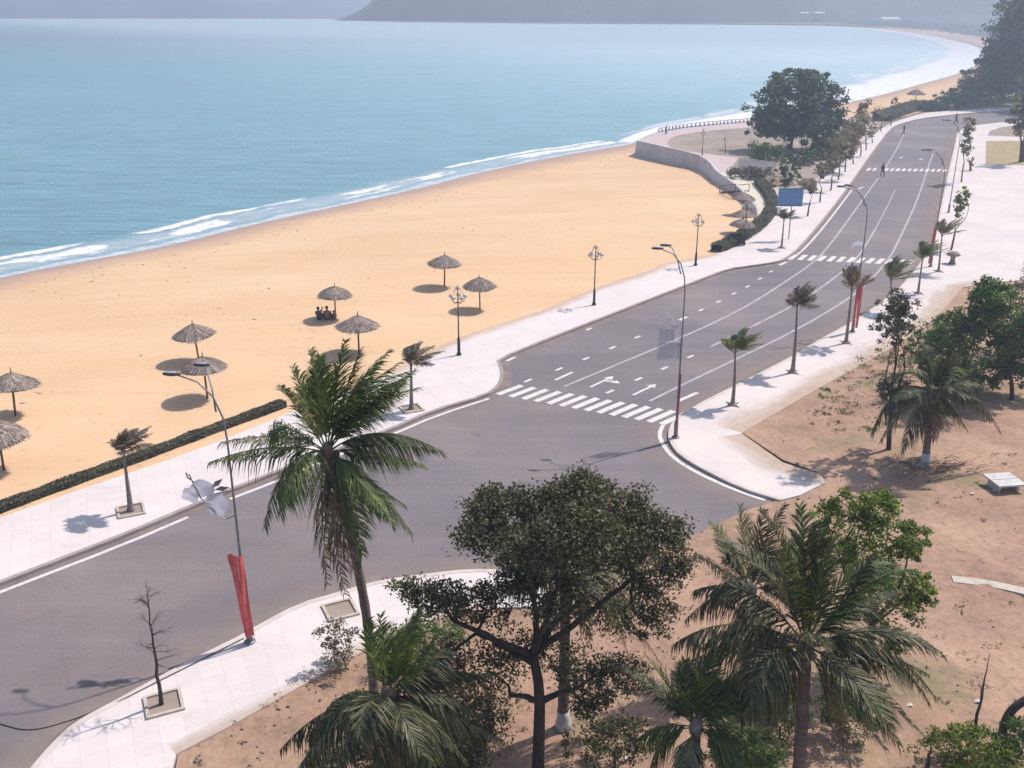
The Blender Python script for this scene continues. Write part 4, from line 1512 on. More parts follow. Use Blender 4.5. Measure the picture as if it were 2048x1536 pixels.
b = G(1074, 1575, .1)
Y = b.y
tree('broadleaf_tree', b, [blob(970, 1060, Y + .2, 58, 48, .8), blob(1000, 1005, Y + .8, 55, 35, .6), blob(1060, 1090, Y - .6, 70, 50, 1.0), blob(1080, 1020, Y + 1.2, 65, 45, .9), blob(1160, 1060, Y - .8, 80, 55, 1.2),
                             blob(1165, 985, Y + .6, 62, 38, .9), blob(1240, 1020, Y + 1.0, 62, 42, .9), blob(1250, 1100, Y - .3, 75, 45, 1.0), blob(1320, 1060, Y + .4, 52, 42, .7), blob(1345, 1125, Y + .9, 48, 32, .45), blob(1120, 1140, Y + 1.0, 80, 38, .7),
                             blob(1300, 1165, Y + .2, 50, 26, .3), blob(840, 1180, Y - .2, 48, 32, .35), blob(900, 1200, Y - .5, 52, 38, .45), blob(965, 1215, Y + .5, 60, 36, .45), blob(1020, 1160, Y + .2, 50, 28, .35),
                             blob(1215, 1225, Y + 1.4, 90, 36, .5), blob(1100, 1215, Y - .8, 70, 30, .3), blob(1310, 1230, Y + .6, 40, 45, .3), blob(1150, 1340, Y - .3, 55, 38, .35), blob(1235, 1350, Y - .6, 62, 40, .4), blob(1180, 1400, Y - .2, 55, 25, .3), blob(1095, 1300, Y + .8, 60, 30, .2), blob(1010, 1290, Y + .5, 70, 30, .25), blob(960, 1350, Y - .4, 90, 40, .5), blob(880, 1310, Y + .2, 50, 35, .3)],
     60000, .105, 'leaf_dark', 'large dark spreading broadleaf tree with forked trunk at the bottom centre', trunk_r=.165, fork=A(1062, 1320, Y), seed=21, nb=140, clump=.62, nodes=[A(954, 1266, Y + .3), A(905, 1240, Y - .3), A(1100, 1225, Y - .6), A(1062, 1180, Y + .6), A(1180, 1190, Y + .9), A(1020, 1390, Y - .5), A(1145, 1382, Y - .3), A(1270, 1150, Y + .3)],
     trunk_pts=[b - Vector((0, 0, .2)), A(1078, 1480, Y), A(1080, 1380, Y), A(1066, 1310, Y)])
b = G(1730, 1345, .1)
Y = b.y
tree('broadleaf_tree', b, [blob(1750, 1020, Y, 52, 38, 1.2), blob(1820, 1085, Y - .3, 34, 36, .7), blob(1838, 1180, Y - .4, 34, 32, .6), blob(1660, 1045, Y + .5, 26, 50, .6), blob(1760, 1200, Y, 70, 45, 1.2), blob(1790, 1280, Y - .3, 26, 28, .4), blob(1730, 1110, Y + .3, 60, 50, 1.0)],
     15000, .14, 'leaf_light', 'sunlit yellow green leafy tree poking out behind the wide dark palm', trunk_r=.13, seed=22, nb=50, clump=.34, bark='twig')
# understory bush between palms
for k, (px, py, gx, gy, rx, rz, n, lm, lab) in enumerate([
        (1700, 1420, 1700, 1480, 60, 45, 3500, 'leaf_mid', 'low green bush under the wide dark palm'),
        (1560, 1420, 1560, 1480, 60, 45, 3500, 'leaf_mid', 'low green bush left of the wide dark palm trunk'),
        (930, 1440, 930, 1500, 90, 50, 6000, 'leaf_dark', 'low dark shrub left of the broadleaf trunk'),
        (860, 1500, 860, 1560, 110, 45, 8000, 'leaf_dark', 'dense dark undergrowth along the bottom edge left of the broadleaf trunk'),
        (700, 1540, 700, 1590, 80, 40, 4500, 'leaf_dark', 'dark undergrowth at the bottom edge below the drooping left fronds'),
        (1230, 1480, 1230, 1540, 90, 32, 3500, 'leaf_dark', 'low dark scrub on the soil right of the broadleaf trunk'),
        (1490, 1500, 1490, 1560, 70, 50, 4500, 'leaf_mid', 'dark green undergrowth around the short green palm'),
        (1940, 1500, 1940, 1545, 75, 34, 5000, 'leaf_light', 'low scrubby bush in the bottom right corner'),
        (2035, 1480, 2035, 1530, 40, 40, 2500, 'leaf_mid', 'bush at the right edge behind the bent trunk'),
        (860, 1275, 850, 1330, 75, 45, 3500, 'leaf_mid', 'sunlit green shrub by the near pavement under the broadleaf tree'),
        (675, 1290, 690, 1335, 40, 48, 1500, 'leaf_dusty', 'pale feathery shrub at the near pavement edge left of the tall palm')]):
    g = G(gx, gy, .1)
    bb = blob(px, py, g.y, rx, rz)
    tree('bush', g, [bb], n, .11, lm, lab, 'bush', trunk_r=.04, seed=60 + k, nb=14, clump=.3, bark='twig')

# right group of dark trees
for k, (gx, gy, bl, n, sz, lm, lab) in enumerate([
        (2024, 800, [(1985, 598, 46, 40, 1), (2020, 660, 50, 40, 1), (2040, 720, 45, 45, 1), (1960, 640, 30, 22, .3)], 13000, .22, 'leaf_mid', 'dark leafy tree with several thin trunks at the right edge above the soil'),
        (1905, 790, [(1890, 700, 52, 62, 1.4), (1920, 660, 45, 35, .7), (1960, 740, 45, 40, .8), (1880, 755, 40, 30, .5)], 14000, .19, 'leaf_mid', 'dense rounded green tree behind the umbrella shaped palm'),
        (2062, 700, [(2060, 600, 30, 60, 1), (2075, 540, 25, 40, .6)], 2600, .2, 'leaf_dusty', 'sparse twiggy tree cut by the right edge above the dark trees'),
        (1778, 898, [(1797, 612, 33, 28, 1.0), (1785, 650, 34, 26, .8), (1812, 645, 24, 24, .4), (1792, 690, 30, 16, .22), (1790, 778, 36, 26, .9), (1775, 800, 22, 20, .3)], 7500, .14, 'leaf_slender', 'tall slender tree with small round crown and bare black stem beside the pavement'),
        (1800, 742, [(1800, 715, 60, 16, 1)], 1500, .14, 'leaf_dusty', 'dusty low scrub along the back of the pavement below the slender crown')]):
    g = G(gx, gy, .1)
    tree('broadleaf_tree' if k < 4 else 'bush', g, [blob(x, y, g.y + (i % 3 - 1) * .8, rx, rz, w) for i, (x, y, rx, rz, w) in enumerate(bl)], n, sz, lm, lab, 'tree' if k < 4 else 'bush', trunk_r=.12 if k < 4 else .04, seed=70 + k, nb=40, clump=.32)

# promontory tree group
b = G(1578, 300, .1)
Y = b.y
tree('broadleaf_tree', b, [blob(1590, 195, Y, 70, 50, 2), blob(1540, 240, Y - 2, 45, 32, 1), blob(1640, 215, Y + 1, 45, 50, 1.4), blob(1600, 160, Y + 2, 50, 22, .8), blob(1655, 260, Y, 35, 35, .7), blob(1570, 255, Y, 60, 25, .9)],
     24000, .55, 'leaf_far', 'huge dark round tree on the promontory beside the sea', trunk_r=.5, seed=31, nb=40, clump=.26, fork=A(1585, 262, Y))
g = G(1622, 318, .1)
tree('broadleaf_tree', g, [blob(1640, 270, g.y, 32, 35, 1), blob(1650, 300, g.y, 28, 22, .6)], 5000, .45, 'leaf_far', 'second darker tree standing right against the huge promontory tree', trunk_r=.3, seed=32, nb=14)
for k, (px, py, rx, rz, n, lm, lab) in enumerate([
        (1530, 305, 40, 17, 3500, 'leaf_mid', 'green garden shrub below the huge promontory tree'),
        (1600, 315, 38, 14, 2500, 'leaf_far', 'dark low shrub between the promontory trunks'),
        (1578, 345, 22, 24, 2200, 'leaf_mid', 'bright green shrub behind the blue board'),
        (1500, 345, 45, 11, 3200, 'leaf_hedge', 'dark clipped shrub mass behind the cream path'),
        (1617, 366, 17, 10, 2600, 'leaf_white', 'white blossoming shrub right of the blue board'),
        (1540, 364, 16, 9, 1800, 'leaf_white', 'pale twiggy blossom shrub at the end of the curved hedge'),
        (1655, 335, 22, 10, 900, 'leaf_dusty', 'dusty shrub beside the promenade tree row')]):
    g = G(px, py + rz, .12)
    tree('bush', g, [blob(px, py, g.y, rx, rz)], n, .32, lm, lab, 'bush', trunk_r=.06, seed=80 + k, nb=8, clump=.28, twigs=False)
# picket fence with white tops in the garden
fl = px_line([(1478, 331), (1500, 333), (1550, 340)], .12, 1)
ft = thing('picket_fence', fl[0], 'low garden fence of white pickets below the huge promontory tree', 'fence')
mb = MB()
P0, P1 = fl[0], fl[-1]
for i in range(34):
    p = P0.lerp(P1, i / 33)
    mb.box((p.x, p.y, .12 + .6), (.12, .05, 1.2))
mb.build('pickets', M['white_wall'], ft, origin=fl[0], smooth=False)
mb = MB()
mb.tube([P0 + Vector((0, .04, .85)), P1 + Vector((0, .04, .85))], .05, 6)
mb.tube([P0 + Vector((0, .04, .4)), P1 + Vector((0, .04, .4))], .05, 6)
mb.build('rail', M['white_wall'], ft, origin=fl[0])

# far dark trees on the right
far = [
    (2060, 212, [(2045, 60, 55, 60, 2), (2030, 130, 60, 45, 1.5), (2060, 10, 35, 35, .8)], 16000, .9, 'leaf_far', 'towering hazy dark tree at the top right corner'),
    (2010, 206, [(2000, 150, 35, 35, 1), (1985, 120, 22, 30, .5)], 6000, .8, 'leaf_far', 'dark tree leaning toward the sand left of the towering one'),
    (1960, 200, [(1955, 160, 30, 22, 1), (1930, 180, 24, 14, .5)], 4500, .6, 'leaf_far', 'rounded dark tree at the bend of the far beach'),
    (1915, 218, [(1905, 195, 34, 14, 1)], 2500, .5, 'leaf_far', 'low dark thicket sloping down to the sand'),
    (1875, 220, [(1872, 209, 24, 9, 1)], 1800, .4, 'leaf_far', 'lowest dark shrub where the thicket ends above the promenade'),
    (2090, 225, [(2085, 170, 40, 40, 1)], 3500, .8, 'leaf_far', 'dark tree beyond the right edge of the road bend'),
    (1990, 208, [(1985, 200, 40, 7, 1)], 1500, .4, 'leaf_light', 'pale green low bush line above the road bend'),
    (2030, 200, [(2030, 165, 40, 32, 1), (2060, 120, 30, 60, 1)], 7000, .7, 'leaf_far', 'broad dark tree filling the slope under the towering one'),
    (1985, 200, [(1972, 172, 34, 22, 1), (1950, 185, 26, 14, .5)], 5000, .6, 'leaf_far', 'bushy dark tree between the bend and the broad slope tree'),
    (2030, 150, [(2010, 95, 26, 40, 1), (2020, 40, 22, 35, .8)], 6000, .9, 'leaf_far', 'feathery hazy tree on the seaward flank of the towering one'),
    (1935, 212, [(1930, 200, 34, 11, 1), (1895, 204, 20, 9, .5)], 3500, .5, 'leaf_far', 'dark spreading bush along the top of the promenade bend'),
    (2043, 325, [(2046, 235, 22, 34, 1)], 1800, .5, 'leaf_dusty', 'brownish tree at the right edge beside the dry lawn'),
]
for k, (gx, gy, bl, n, sz, lm, lab) in enumerate(far):
    g = G(gx, gy, .0)
    tree('broadleaf_tree' if k not in (3, 4, 6) else 'bush', g, [blob(x, y, g.y + (i % 3 - 1) * 3, rx, rz, w) for i, (x, y, rx, rz, w) in enumerate(bl)], n, sz, lm, lab, 'tree' if k not in (3, 4, 6) else 'bush', trunk_r=.35, seed=90 + k, nb=16, clump=.26, twigs=False)
# far shore woods: a mass nobody could count
bl = []
rr = random.Random(5)
for i in range(70):
    px = rr.uniform(1700, 2060)
    yb = np.interp(px, [1700, 1780, 1840, 1900, 1976, 2060], [50, 53.5, 57.5, 62, 72, 80]) - rr.uniform(.5, 2)
    g = G(px, yb, 0)
    k = g.length / F
    r_ = rr.uniform(5, 9)
    bl.append(((g.x, g.y + rr.uniform(5, 40), rr.uniform(.3, 1) * r_ * .6), (r_ * 2.2, r_ * 2, r_), 1))
V, Fq, CC = leaf_cloud(bl, 30000, 2.4, seed=44, clump=.4)
tag(quads_obj('far_woods', V, Fq, M['leaf_far'], None, (0, 0, 0)), 'hazy belt of woods behind the far curve of the beach', 'woods', kind='stuff')

# beachside hedge on the left (clipped, low)
def hedge(name, line, w, h, n, size, mat, label, z=.1, core='leaf_core'):
    r = np.random.default_rng(8)
    L = [0]
    for a, b_ in zip(line[:-1], line[1:]):
        L.append(L[-1] + (b_ - a).length)
    tt = r.uniform(0, L[-1], n)
    X = np.interp(tt, L, [p.x for p in line])
    Yy = np.interp(tt, L, [p.y for p in line])
    u = r.uniform(-1, 1, n)
    v = r.uniform(0, 1, n)
    top = r.uniform(size=n) < .6
    v = np.where(top, 1 - .08 * r.random(n), v)
    u = np.where(top, u, np.sign(u) * (1 - .1 * r.random(n)))
    wob = np.array([1 + .18 * noise.noise(Vector((a * .7, 3, 1))) for a in tt])
    ti = np.interp(tt, L, np.arange(len(L)))
    dirs = np.array([[(line[min(int(i) + 1, len(line) - 1)] - line[min(int(i), len(line) - 2)]).x, (line[min(int(i) + 1, len(line) - 1)] - line[min(int(i), len(line) - 2)]).y] for i in ti])
    dirs /= np.linalg.norm(dirs, axis=1)[:, None] + 1e-9
    P = np.stack([X - dirs[:, 1] * u * w / 2 * wob, Yy + dirs[:, 0] * u * w / 2 * wob, z + v * h * wob], 1)
    nrm = r.normal(size=(n, 3))
    nrm /= np.linalg.norm(nrm, axis=1)[:, None]
    t = np.cross(nrm, r.normal(size=(n, 3)))
    t /= np.linalg.norm(t, axis=1)[:, None]
    b_ = np.cross(nrm, t)
    s = size * r.uniform(.6, 1.3, n)[:, None]
    V = np.stack([P - t * s * .5, P + b_ * s * .3, P + t * s * .5, P - b_ * s * .3], 1).reshape(-1, 3)
    root = thing(name, line[0], label, 'hedge')
    quads_obj('foliage', V, np.arange(n * 4).reshape(-1, 4), mat, root, line[0])
    mb = MB()
    ribbon(mb, line, -w * .42, w * .42, z + h * .88, h * .95)
    mb.build('stems', M['hedge_core'], root, origin=line[0])
    return root


hl = px_line([(-200, 1095), (0, 1022), (100, 985), (200, 948), (300, 912), (380, 882), (470, 848), (568, 812)], .1, 1)
hedge('hedge', hl, .62, .38, 14000, .12, M['leaf_hedge'], 'low straggly hedge dividing the sand from the promenade, lower left')
hl = px_line([(1432, 504), (1462, 491), (1500, 468), (1527, 447), (1543, 425), (1545, 408), (1538, 392), (1524, 376), (1516, 366)], .1, 1)
hedge('hedge', hl, 1.3, .8, 16000, .16, M['leaf_seahedge'], 'thick curved grey green hedge hugging the seawall path')
hl = px_line([(1762, 241), (1790, 230), (1812, 222), (1842, 213)], 0, 1)
hedge('hedge', hl, 4.5, 1.4, 4500, .4, M['leaf_seahedge'], 'long low hedge where the promenade meets the far beach')
hl = px_line([(1840, 222), (1870, 221), (1890, 220)], 0, 1)
hedge('hedge', hl, 3.0, 1.3, 2500, .4, M['leaf_far'], 'short dark hedge at the foot of the thicket by the road bend')

# weeds: tiny plants
bl = []
rr = random.Random(15)
for i in range(230):
    px, py = rr.uniform(380, 2048), rr.uniform(900, 1536)
    g = G(px, py, .12)
    if not inside(np.array([[g.x, g.y]]), [(p.x, p.y) for p in dp])[0]:
        continue
    bl.append(((g.x, g.y, .14), (rr.uniform(.08, .35), rr.uniform(.08, .3), .06), 1))
V, Fq, CC = leaf_cloud(bl, 6500, .07, seed=46, clump=.5, clumps=6)
tag(quads_obj('weeds', V, Fq, M['leaf_dusty'], None, (0, 0, 0)), 'small weeds and dry tufts scattered over the bare soil', 'weeds', kind='stuff')
bl = []
for i in range(80):
    px, py = rr.uniform(1620, 1790), rr.uniform(700, 860)
    g = G(px, py, .1)
    if inside(np.array([[g.x, g.y]]), [(p.x, p.y) for p in dp])[0]:
        bl.append(((g.x, g.y, .12), (rr.uniform(.2, .6), rr.uniform(.2, .5), .05), 1))
if bl:
    V, Fq, CC = leaf_cloud(bl, 5000, .08, seed=47, clump=.5, clumps=8)
    tag(quads_obj('grass_tufts', V, Fq, M['leaf_mid'], None, (0, 0, 0)), 'thin green grass on the soil behind the right pavement', 'grass', kind='stuff')
mb = MB()
for i in range(420):
    if i < 260:
        q = random.Random(i).uniform(0, 1)
        k = q * (len(sh) - 1)
        a0 = sh[int(k)].lerp(sh[min(int(k) + 1, len(sh) - 1)], k % 1)
        h_ = BV.ray_cast(Vector((a0.x + rr.gauss(7, 1.5), a0.y - abs(rr.gauss(5.5, 1.6)), 20)), Vector((0, 0, -1)))[0]
    else:
        h_ = BV.ray_cast(Vector((0, 0, H)), ray(rr.uniform(0, 1400), rr.uniform(420, 930)).normalized())[0]
    if not h_ or h_.z > .08:
        continue
    s_ = rr.uniform(.03, .09)
    a_ = rr.uniform(0, 3.1)
    d = Vector((math.cos(a_), math.sin(a_), 0)) * s_ * rr.uniform(1, 3)
    mb.tube([h_ - d, h_ + Vector((0, 0, s_ * .3)), h_ + d], [s_ * .2, s_ * .4, s_ * .15], 5)
tag(mb.build('beach_debris', M['bark']), 'dark weed and driftwood bits scattered along the tide line', 'seaweed', kind='stuff')
# pebbles and clods
mb = MB()
for i in range(1300):
    px, py = rr.uniform(380, 2060), rr.uniform(760, 1545)
    g = G(px, py, .12)
    if not inside(np.array([[g.x, g.y]]), [(p.x, p.y) for p in dp])[0]:
        continue
    s = rr.uniform(.015, .05) * (1.5 if rr.random() < .1 else 1)
    mb.ball((g.x, g.y, .10 + s * .3), (s * rr.uniform(.8, 1.6), s, s * .6), 6, 4)
tag(mb.build('pebbles', M['stone']), 'loose clods and pebbles on the bare soil', 'pebbles', kind='stuff')
for i, (px, py, lab) in enumerate([(1990, 980, 'scrap of white litter just below the pale concrete slab'), (1945, 985, 'scrap of white litter left of the pale concrete slab'), (1812, 945, 'scrap of white litter left of the white painted palm foot'),
                                   (1955, 1400, 'scrap of white litter beside the bare sapling, lower right'), (1250, 1515, 'scrap of white litter on the soil right of the broadleaf trunk'), (1820, 1408, 'scrap of white litter right of the drooping palm fronds')]):
    g = G(px, py, .22)
    mb = MB()
    a = [Vector((rr.uniform(-.14, .14), rr.uniform(-.14, .14), rr.uniform(0, .08))) for _ in range(5)]
    mb.add([g + Vector((-.12, -.05, -.06)), g + Vector((.03, -.09, .0)), g + Vector((.12, 0, -.06)), g + Vector((.02, .08, .01)), g + Vector((-.08, .07, -.05)), g + Vector((0, 0, .0))], [(0, 1, 5), (1, 2, 5), (2, 3, 5), (3, 4, 5), (4, 0, 5)])
    tag(mb.build('litter', M['litter'], origin=g, smooth=False), lab, 'litter')


# ------------------------------------------------------------------ seawall and balustrade
wl = [G(x, y, .15) for x, y in [(1317, 265), (1296, 273), (1276, 283), (1334, 296), (1373, 305), (1400, 312), (1420, 325), (1436, 345), (1453, 357), (1470, 369), (1484, 381), (1501, 399), (1515, 416), (1519, 430), (1515, 445), (1503, 460)]]
mb = MB()
for i in range(len(wl) - 1):
    pass
a = offset_line(wl, -.25)
b_ = offset_line(wl, .15)
o = len(mb.v)
n = len(wl)
for i in range(n):
    bt = a[i] + (a[i] - b_[i]).normalized() * .35
    for q in ((bt.x, bt.y, -3.0), (a[i].x, a[i].y, .35), (b_[i].x, b_[i].y, .35), (b_[i].x, b_[i].y, .05)):
        mb.v.append(q)
for i in range(n - 1):
    for k in range(3):
        mb.f.append((o + 4 * i + k, o + 4 * i + k + 1, o + 4 * (i + 1) + k + 1, o + 4 * (i + 1) + k))
mb.f.append((o, o + 1, o + 2, o + 3))
sw = tag(mb.build('seawall', M['concrete'], origin=wl[2], smooth=False), 'pale sloping concrete seawall holding up the curved promontory', 'wall')
# balustrade
bl_ = px_line([(1317, 265), (1345, 259), (1373, 255), (1443, 248.5), (1491, 244.5), (1540, 241)], .12, 1)
bt = thing('balustrade', bl_[0], 'low pinkish balustrade along the seaward edge of the promontory', 'railing')
mb = MB()
L = 0
for a_, c_ in zip(bl_[:-1], bl_[1:]):
    m_ = max(1, int((c_ - a_).length / 1.1))
    for i in range(m_):
        p = a_.lerp(c_, i / m_)
        m2 = MB()
        m2.box((p.x, p.y, .42), (.3, .2, .6))
        m2.build('baluster', M['paving_pink'], bt, origin=bl_[0], smooth=False)
mb = MB()
mb.tube([p + Vector((0, 0, .75)) for p in bl_], .09, 6)
mb.tube([p + Vector((0, 0, .14)) for p in bl_], .09, 6)
mb.build('handrail', M['paving_pink'], bt, origin=bl_[0])
# beach stairs with rails
g0, g1 = G(1484, 382, .2), S(1452, 386)
st = thing('beach_stairs', g1, 'dark metal stair frame lying from the seawall down onto the sand', 'stairs')
mb = MB()
d = (g1 - g0)
sd = Vector((-d.y, d.x, 0)).normalized()
for s in (-1, 1):
    mb.tube([g0 + sd * s * .9, g1 + sd * s * .9 + Vector((0, 0, .15))], .09, 6)
mb.build('stringer', M['rust'], st, origin=g1)
for i in range(6):
    p = g0.lerp(g1, (i + .5) / 6)
    m2 = MB()
    m2.tube([p - sd * .9, p + sd * .9], .1, 5)
    m2.build('step', M['rust'], st, origin=g1)
mb = MB()
for s in (-1, 1):
    q0, q1 = g0 + sd * s * .95, g1 + sd * s * .95
    mb.tube([q0, q0 + Vector((0, 0, .9)), q1 + Vector((0, 0, 1.0)), q1], .05, 6)
mb.build('handrail', M['rust'], st, origin=g1)


# ------------------------------------------------------------------ parasols
def parasol_proto(loc, label, seed, Rr=1.45, sag=0.0):
    rr = random.Random(seed)
    t = thing('thatched_parasol', loc, label, 'parasol', 'thatched parasols on the beach')
    mb = MB()
    mb.tube([(0, 0, -.4), (.01, 0, 1.2), (0, 0, 2.55)], [.065, .06, .05], 8)
    mb.build('pole', M['pole_wood'], t)
    mb = MB()
    mb.tube([(0, 0, 2.45), (.02, .01, 2.75), (.05, .02, 2.95)], [.05, .035, .02], 6)
    mb.build('finial', M['pole_wood'], t)
    core = MB()
    prof = [(.05, 2.62), (.35, 2.48), (.8, 2.24), (1.15, 2.05), (Rr - .08, 1.88), (Rr - .12, 1.84), (.8, 2.13), (.05, 2.5)]
    core.lathe(prof, n=28, jit=.02)
    cn = core.build('canopy', M['thatch_under'], t)
    s = MB()
    for i in range(1900):
        az = rr.uniform(0, 6.283)
        r0 = rr.uniform(.02, 1) ** .6 * (Rr - .25)
        L = rr.uniform(.22, .5)
        az2 = az + rr.uniform(-.12, .12)
        r1 = min(r0 + L, Rr + rr.uniform(-.02, .12))

        def zz(r):
            return float(np.interp(r, [0, .35, .8, 1.15, Rr, Rr + .2], [2.66, 2.51 + sag * .5, 2.27 + sag, 2.08 + sag * .6, 1.87, 1.72])) + .06 * math.sin(az * 3 + seed) * r / Rr
        p = Vector((math.cos(az) * r0, math.sin(az) * r0, zz(r0) + rr.uniform(.0, .03)))
        q = Vector((math.cos(az2) * r1, math.sin(az2) * r1, zz(r1) + rr.uniform(.0, .07)))
        w = Vector((-math.sin(az), math.cos(az), 0)) * rr.uniform(.012, .035)
        s.add([p - w, p + w, q + w * .6, q - w * .6], [(0, 1, 2, 3)])
    s.build('thatch', M['thatch'], cn, smooth=False)
    rb2 = MB()
    for k in range(8):
        a_ = k * math.pi / 4
        rb2.tube([(0, 0, 2.3), (math.cos(a_) * (Rr - .15), math.sin(a_) * (Rr - .15), 1.83)], .02, 5)
    rb2.build('ribs', M['pole_wood'], t)
    return t


PAR = [
    (398, 722, 'thatched parasol behind the lamp head parasol, sixth from the seawall', 0),
    (415, 797, 'ragged thatched parasol overlapped by the white street lamp head', 1),
    (31, 832, 'thatched parasol cut by the left edge, the farther of the two there', 0),
    (8, 940, 'thatched parasol at the left edge nearest the camera', 1),
    (671, 637, 'thatched parasol sheltering three sitting people', 1),
    (718, 705, 'thatched parasol just above the tallest palm crown', 0),
    (889, 573, 'smooth dark thatched parasol, farthest out on the open sand', 0),
    (960, 618, 'thatched parasol right behind the globe lamp', 1),
    (1480, 486, 'thatched parasol tight against the near end of the curved hedge', 1),
    (1486, 466, 'pointed thatched parasol between the hedge and the seawall curve', 0),
    (1483, 430, 'thatched parasol below the beach stairs by the seawall', 0),
]
protos = [None] * 4
for i, (px, py, lab, k) in enumerate(PAR):
    g = S(px, py)
    k = (0, 1, 2, 3, 1, 2, 0, 3, 1, 2, 0)[i]
    if protos[k] is None:
        protos[k] = parasol_proto(g, lab, 40 + k, (1.45, 1.4, 1.52, 1.42)[k], (0, .06, -.05, .08)[k])
        protos[k].rotation_euler = (R((2, -3, 4, -2)[k]), R((-3, 2, 3, -4)[k]), i)
    else:
        o = dup(protos[k], g, i * 1.3, lab, random.Random(i).uniform(.92, 1.08))
        o.rotation_euler = (R(random.Random(i).uniform(-3, 3)), R(random.Random(i + 5).uniform(-3, 3)), i * 1.3)
for px, py, lab in [(1829, 214, 'lone small thatched parasol far off above the promenade hedge')]:
    g = G(px, py, -.5)
    dup(protos[0], g, 1, lab, 1.7)


# ------------------------------------------------------------------ people
def skin_person(name, loc, joints, edges, label, mats, rz=0.0, hair=True, scale=1.0):
    """joints: name -> (pos, radius)"""
    t = thing(name, loc, label, 'person', rz=rz)
    t.scale = (scale,) * 3
    me = bpy.data.meshes.new('body')
    names = list(joints)
    me.from_pydata([joints[k][0] for k in names], [(names.index(a), names.index(b)) for a, b in edges], [])
    ob = bpy.data.objects.new('body', me)
    COL.objects.link(ob)
    ob.parent = t
    md = ob.modifiers.new('skin', 'SKIN')
    sv = me.skin_vertices[0].data
    for i, k in enumerate(names):
        sv[i].radius = (joints[k][1], joints[k][1])
        sv[i].use_root = (k == 'pelvis')
    ob.modifiers.new('sub', 'SUBSURF').levels = 1
    me.materials.append(mats[0])
    hd = joints['head'][0]
    mb = MB()
    mb.ball((hd[0], hd[1] + .02, hd[2] + .05), (.105, .115, .12), 10, 8)
    mb.build('hair', M['hair'], t)
    # shirt and trousers hug the skeleton
    mb = MB()
    pv, nk_ = Vector(joints['pelvis'][0]), Vector(joints['neck'][0])
    mb.tube([pv, pv.lerp(nk_, .4), pv.lerp(nk_, .85), nk_], [.175, .165, .185, .09], 10)
    for s in ('l', 'r'):
        mb.tube([Vector(joints['sh_' + s][0]), Vector(joints['el_' + s][0])], [.085, .06], 8)
    mb.build('shirt', mats[1], t)
    mb = MB()
    for s in ('l', 'r'):
        mb.tube([pv, Vector(joints['hip_' + s][0]), Vector(joints['kn_' + s][0]), Vector(joints['an_' + s][0])], [.15, .12, .085, .06], 8)
    mb.build('trousers', mats[2], t)
    return t


ED = [('pelvis', 'chest'), ('chest', 'neck'), ('neck', 'head'), ('chest', 'sh_l'), ('sh_l', 'el_l'), ('el_l', 'ha_l'), ('chest', 'sh_r'), ('sh_r', 'el_r'), ('el_r', 'ha_r'),
      ('pelvis', 'hip_l'), ('hip_l', 'kn_l'), ('kn_l', 'an_l'), ('an_l', 'to_l'), ('pelvis', 'hip_r'), ('hip_r', 'kn_r'), ('kn_r', 'an_r'), ('an_r', 'to_r')]


def standing(stride=.15):
    return {'pelvis': ((0, 0, .93), .14), 'chest': ((0, 0, 1.28), .15), 'neck': ((0, 0, 1.47), .06), 'head': ((0, -.02, 1.62), .095),
            'sh_l': ((.19, 0, 1.40), .06), 'el_l': ((.25, .04, 1.13), .045), 'ha_l': ((.24, -.06, .88), .035), 'sh_r': ((-.19, 0, 1.40), .06), 'el_r': ((-.25, .04, 1.13), .045), 'ha_r': ((-.24, -.06, .88), .035),
            'hip_l': ((.09, 0, .86), .1), 'kn_l': ((.1, -stride, .48), .065), 'an_l': ((.1, -stride * .9, .08), .045), 'to_l': ((.1, -stride - .13, .03), .035),
            'hip_r': ((-.09, 0, .86), .1), 'kn_r': ((-.1, stride * .5, .47), .065), 'an_r': ((-.1, stride * 1.3, .09), .045), 'to_r': ((-.1, stride * 1.1 - .1, .03), .035)}


def sitting(raise_arm=False):
    j = {'pelvis': ((0, 0, .13), .15), 'chest': ((0, .03, .46), .15), 'neck': ((0, .02, .66), .06), 'head': ((0, 0, .81), .095),
         'sh_l': ((.19, .02, .59), .06), 'el_l': ((.26, -.05, .36), .045), 'ha_l': ((.16, -.25, .34), .035), 'sh_r': ((-.19, .02, .59), .06), 'el_r': ((-.26, -.05, .36), .045), 'ha_r': ((-.16, -.25, .34), .035),
         'hip_l': ((.1, -.05, .12), .1), 'kn_l': ((.14, -.4, .38), .065), 'an_l': ((.13, -.62, .07), .045), 'to_l': ((.13, -.76, .03), .035),
         'hip_r': ((-.1, -.05, .12), .1), 'kn_r': ((-.14, -.4, .36), .065), 'an_r': ((-.13, -.64, .07), .045), 'to_r': ((-.13, -.78, .03), .035)}
    if raise_arm:
        j['el_r'] = ((-.33, 0, .82), .045)
        j['ha_r'] = ((-.40, -.02, 1.08), .035)
    return j


